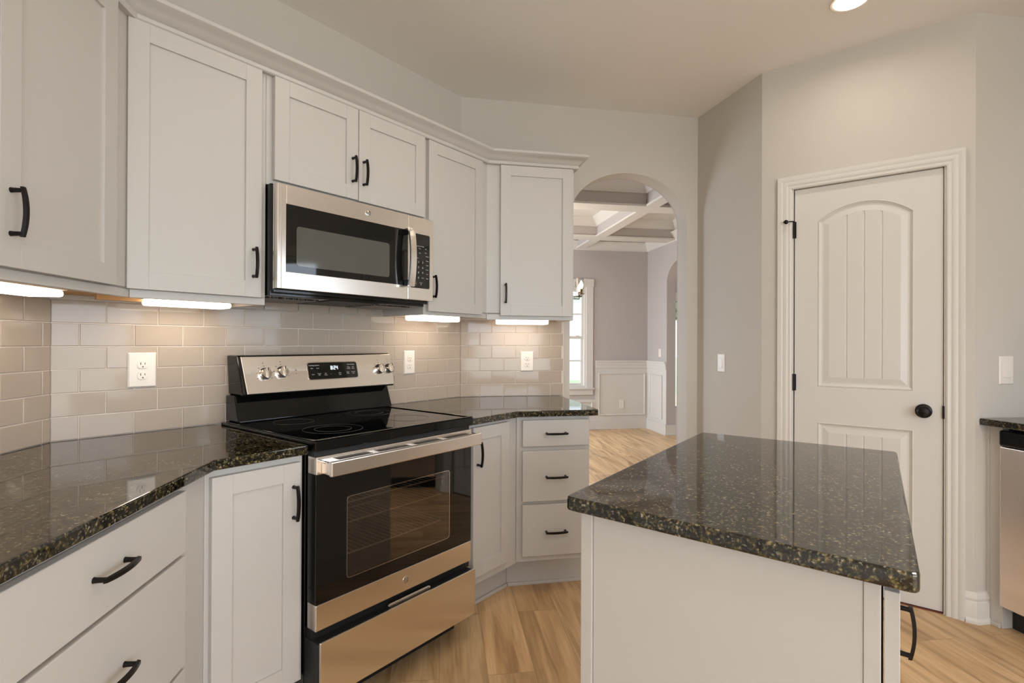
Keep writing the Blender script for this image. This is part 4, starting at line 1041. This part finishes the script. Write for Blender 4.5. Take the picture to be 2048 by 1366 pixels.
# ------------------------------------------------------------------ island
def make_island():
    P = [(1.007, .561), (.957, -.045), (2.018, -.036), (2.030, .553)]
    F = Fr((1.040, .530), math.degrees(atan2(-.035-.530, .985-1.040)))
    def lv(x, y): s, o = F.loc((x, y)); return (s, -o)
    t = thing('island', 'white kitchen island cabinet under the granite slab in the foreground', 'island', F, (.27, .45, 0))
    dep = .955; SKEW = .093
    def skew(mb):
        mb.v = [(v[0]-SKEW*max(0, v[1]), v[1], v[2]) for v in mb.v]; return mb
    _part = part
    def ipart(name, mb, m, parent, **k): return _part(name, skew(mb), m, parent, **k)
    ipart('cabinet_box', MB().box(.0, .512, .006, dep, .105, .883), 'cab', t, bevel=.001)
    ipart('toe_kick', MB().box(.0, .450, .006, dep, 0, .105), 'cab', t)
    ipart('end_panel', MB().box(.022, .508, 0, .0055, .0, .883), 'cab', t, bevel=.0008)
    ipart('corner_post', MB().box(-.006, .0215, -.006, .05, .0, .883), 'cab', t, bevel=.0015)
    ipart('corner_post', MB().box(.5085, .531, -.002, .03, .0, .883), 'cab', t, bevel=.001)
    ipart('face_frame', MB().box(.5125, .5305, .03, dep, .105, .883), 'cab', t, bevel=.001)
    def side(x0, x1, z0, z1, name):
        # fronts on the side that faces the right-hand run; modelled in the (y, z) plane
        if name == 'door':
            rail = .057; m = MB()
            m.box(.5345, .5545, x0, x0+rail, z0, z1).box(.5345, .5545, x1-rail, x1, z0, z1).box(.5345, .5545, x0+rail, x1-rail, z0, z0+rail).box(.5345, .5545, x0+rail, x1-rail, z1-rail, z1).box(.538, .5465, x0+rail-.003, x1-rail+.003, z0+rail-.003, z1-rail+.003)
            return ipart('door', m, 'cab', t, bevel=.001)
        return ipart('drawer', MB().box(.5345, .5545, x0, x1, z0, z1), 'cab', t, bevel=.0015)
    for a_, b_ in ((.006, .445), (.455, .94)):
        dd = side(a_, b_, .13, .868, 'door')
        o = bpy.data.objects.new('handle', PULL); COL.objects.link(o); o.parent = dd; g = ORG[dd.name]
        hx = b_-.032
        o.matrix_local = Matrix.Translation((.5545-SKEW*hx-g[0], hx-g[1], .637-g[2])) @ Matrix.Rotation(pi/2, 4, 'Z') @ Matrix.Rotation(pi/2, 4, 'Y')
    pts = [P[0], P[1], P[2], P[3]]
    # slab with small rounded corners, same eased edge as the counters
    out = []
    for i in range(4):
        p = Vector(pts[i]); a_ = (Vector(pts[i-1])-p).normalized(); b_ = (Vector(pts[(i+1) % 4])-p).normalized(); r = .016
        for k in range(5):
            u = k/4; q = p+a_*r*(1-u)**2+b_*r*u**2
            out.append((q.x, q.y))
    solo('island_countertop', MB().prism(out, .884, .914), 'granite', WORLD, (1.5, .26, .884), 'polished dark speckled granite slab on top of the kitchen island', 'countertop', bevel=.005, seg=4)
make_island()

# ------------------------------------------------------------------ right-hand run: counter, end cabinet, dishwasher
PF = Fr(E.w(.062, .0)[:2], -136.0)              # front line of the run
dK = .70-.062
t = thing('base_cabinet', 'white cabinet end strip between the wall and the dishwasher, at the right edge', 'cabinet', PF, (.04, .2, 0), 'white base cabinets')
part('cabinet_box', MB().box(.0, .066, .018, dK-.01, .0, .883), 'cab', t, bevel=.001)
part('face_frame', MB().box(.012, .066, .0, .0175, .0, .883), 'cab', t, bevel=.001)
part('scribe_strip', MB().box(.000, .012, -.004, .0175, .0, .883), 'cab', t, bevel=.001)
part('shoe_molding', MB().box(.013, .062, -.012, -.0005, .0, .018), 'cab', t, bevel=.003)
t = thing('dishwasher', 'stainless dishwasher with a black control strip under the right-hand counter', 'dishwasher', PF, (.37, .3, 0))
part('tub', MB().box(.069, .662, .03, .58, .085, .878), 'matteblack', t)
dw = part('door', MB().box(.071, .660, -.022, .029, .105, .800), 'steel', t, bevel=.004, seg=3)
part('control_strip', MB().box(.071, .660, -.030, .029, .803, .872), 'black', t, bevel=.010, seg=3)
part('handle_pocket', MB().box(.20, .53, -.031, -.028, .806, .822), 'matteblack', t)
part('toe_panel', MB().box(.071, .660, .05, .06, .0, .084), 'matteblack', t)
t = thing('base_cabinet', 'white base cabinet under the sink window, out of view', 'cabinet', PF, (1.3, .3, 0), 'white base cabinets')
part('cabinet_box', MB().box(.664, 2.2, .0, dK-.01, .105, .883), 'cab', t, bevel=.001)
part('toe_kick', MB().box(.664, 2.2, .07, dK-.02, .0, .105), 'cab', t)
for i in range(3):
    x0 = .68+i*.505; d = shaker('door', t, x0, x0+.495, .13, .865, -.0205); pull(d, x0+.03, -.0205, .76, True)
solo('countertop', MB().box(.002, 2.22, -.042, dK-.002, .884, .914), 'granite', PF, (1.1, .3, .884), 'dark speckled granite countertop at the right edge above the dishwasher', 'countertop', bevel=.004, seg=3)
# wall cabinet between the corner and the sink window (mirrored in the microwave door)
t = thing('wall_cabinet', 'white shaker wall cabinet above the dishwasher, out of view', 'cabinet', K, (.4, -.2, ZB), 'white shaker wall cabinets')
part('cabinet_box', MB().box(.003, .73, -.33, -.002, ZB, ZT), 'cab', t, bevel=.001)
for x0, x1 in ((.012, .363), (.369, .72)): d = shaker('door', t, x0, x1, ZB+.01, 2.24, -.352); pull(d, (x1-.03 if x0 < .1 else x0+.03), -.352, 1.52, True)
t = thing('wall_cabinet', 'white shaker wall cabinet on the far side of the sink window, out of view', 'cabinet', K, (2.0, -.2, ZB), 'white shaker wall cabinets')
part('cabinet_box', MB().box(1.77, 2.24, -.33, -.002, ZB, ZT), 'cab', t, bevel=.001)
d = shaker('door', t, 1.78, 2.23, ZB+.01, 2.24, -.352); pull(d, 1.81, -.352, 1.52, True)

# ------------------------------------------------------------------ recessed ceiling lights
def downlight(x, y, label, power=3.8):
    F = Fr((x, y), 0); t = thing('recessed_light', label, 'light', F, (0, 0, CEIL), 'recessed ceiling lights')
    part('trim_ring', MB().lathe([(.052, CEIL+.0005), (.052, CEIL-.003), (.075, CEIL-.005), (.079, CEIL-.002), (.079, CEIL-.0003)], 'z', (0, 0, 0), 36), 'plate', t, smooth=40)
    part('lens', MB().lathe([(.064, CEIL-.0052), (.060, CEIL-.0078), (.03, CEIL-.0095), (.001, CEIL-.0098)], 'z', (0, 0, 0), 32), 'can', t, smooth=60)
    d = bpy.data.lights.new('downlight_lamp', 'AREA'); d.shape = 'DISK'; d.size = .11; d.energy = power; d.color = (1, .90, .78); d.spread = radians(165)
    o = bpy.data.objects.new('downlight_lamp', d); COL.objects.link(o); o.location = (x, y, CEIL-.013)
    return t
downlight(2.735, .120, 'round lit recessed ceiling light at the top edge of the view', 2.6)
for i, (x, y) in enumerate(((1.55, .85), (.35, -.1), (1.45, -.85), (-.9, -1.3), (.2, -2.2), (-2.2, -2.4))):
    downlight(x, y, 'round lit recessed ceiling light out of view, %s' % ('above the range', 'above the camera', 'behind the island', 'behind the camera', 'near the patio door', 'in the breakfast corner')[i])
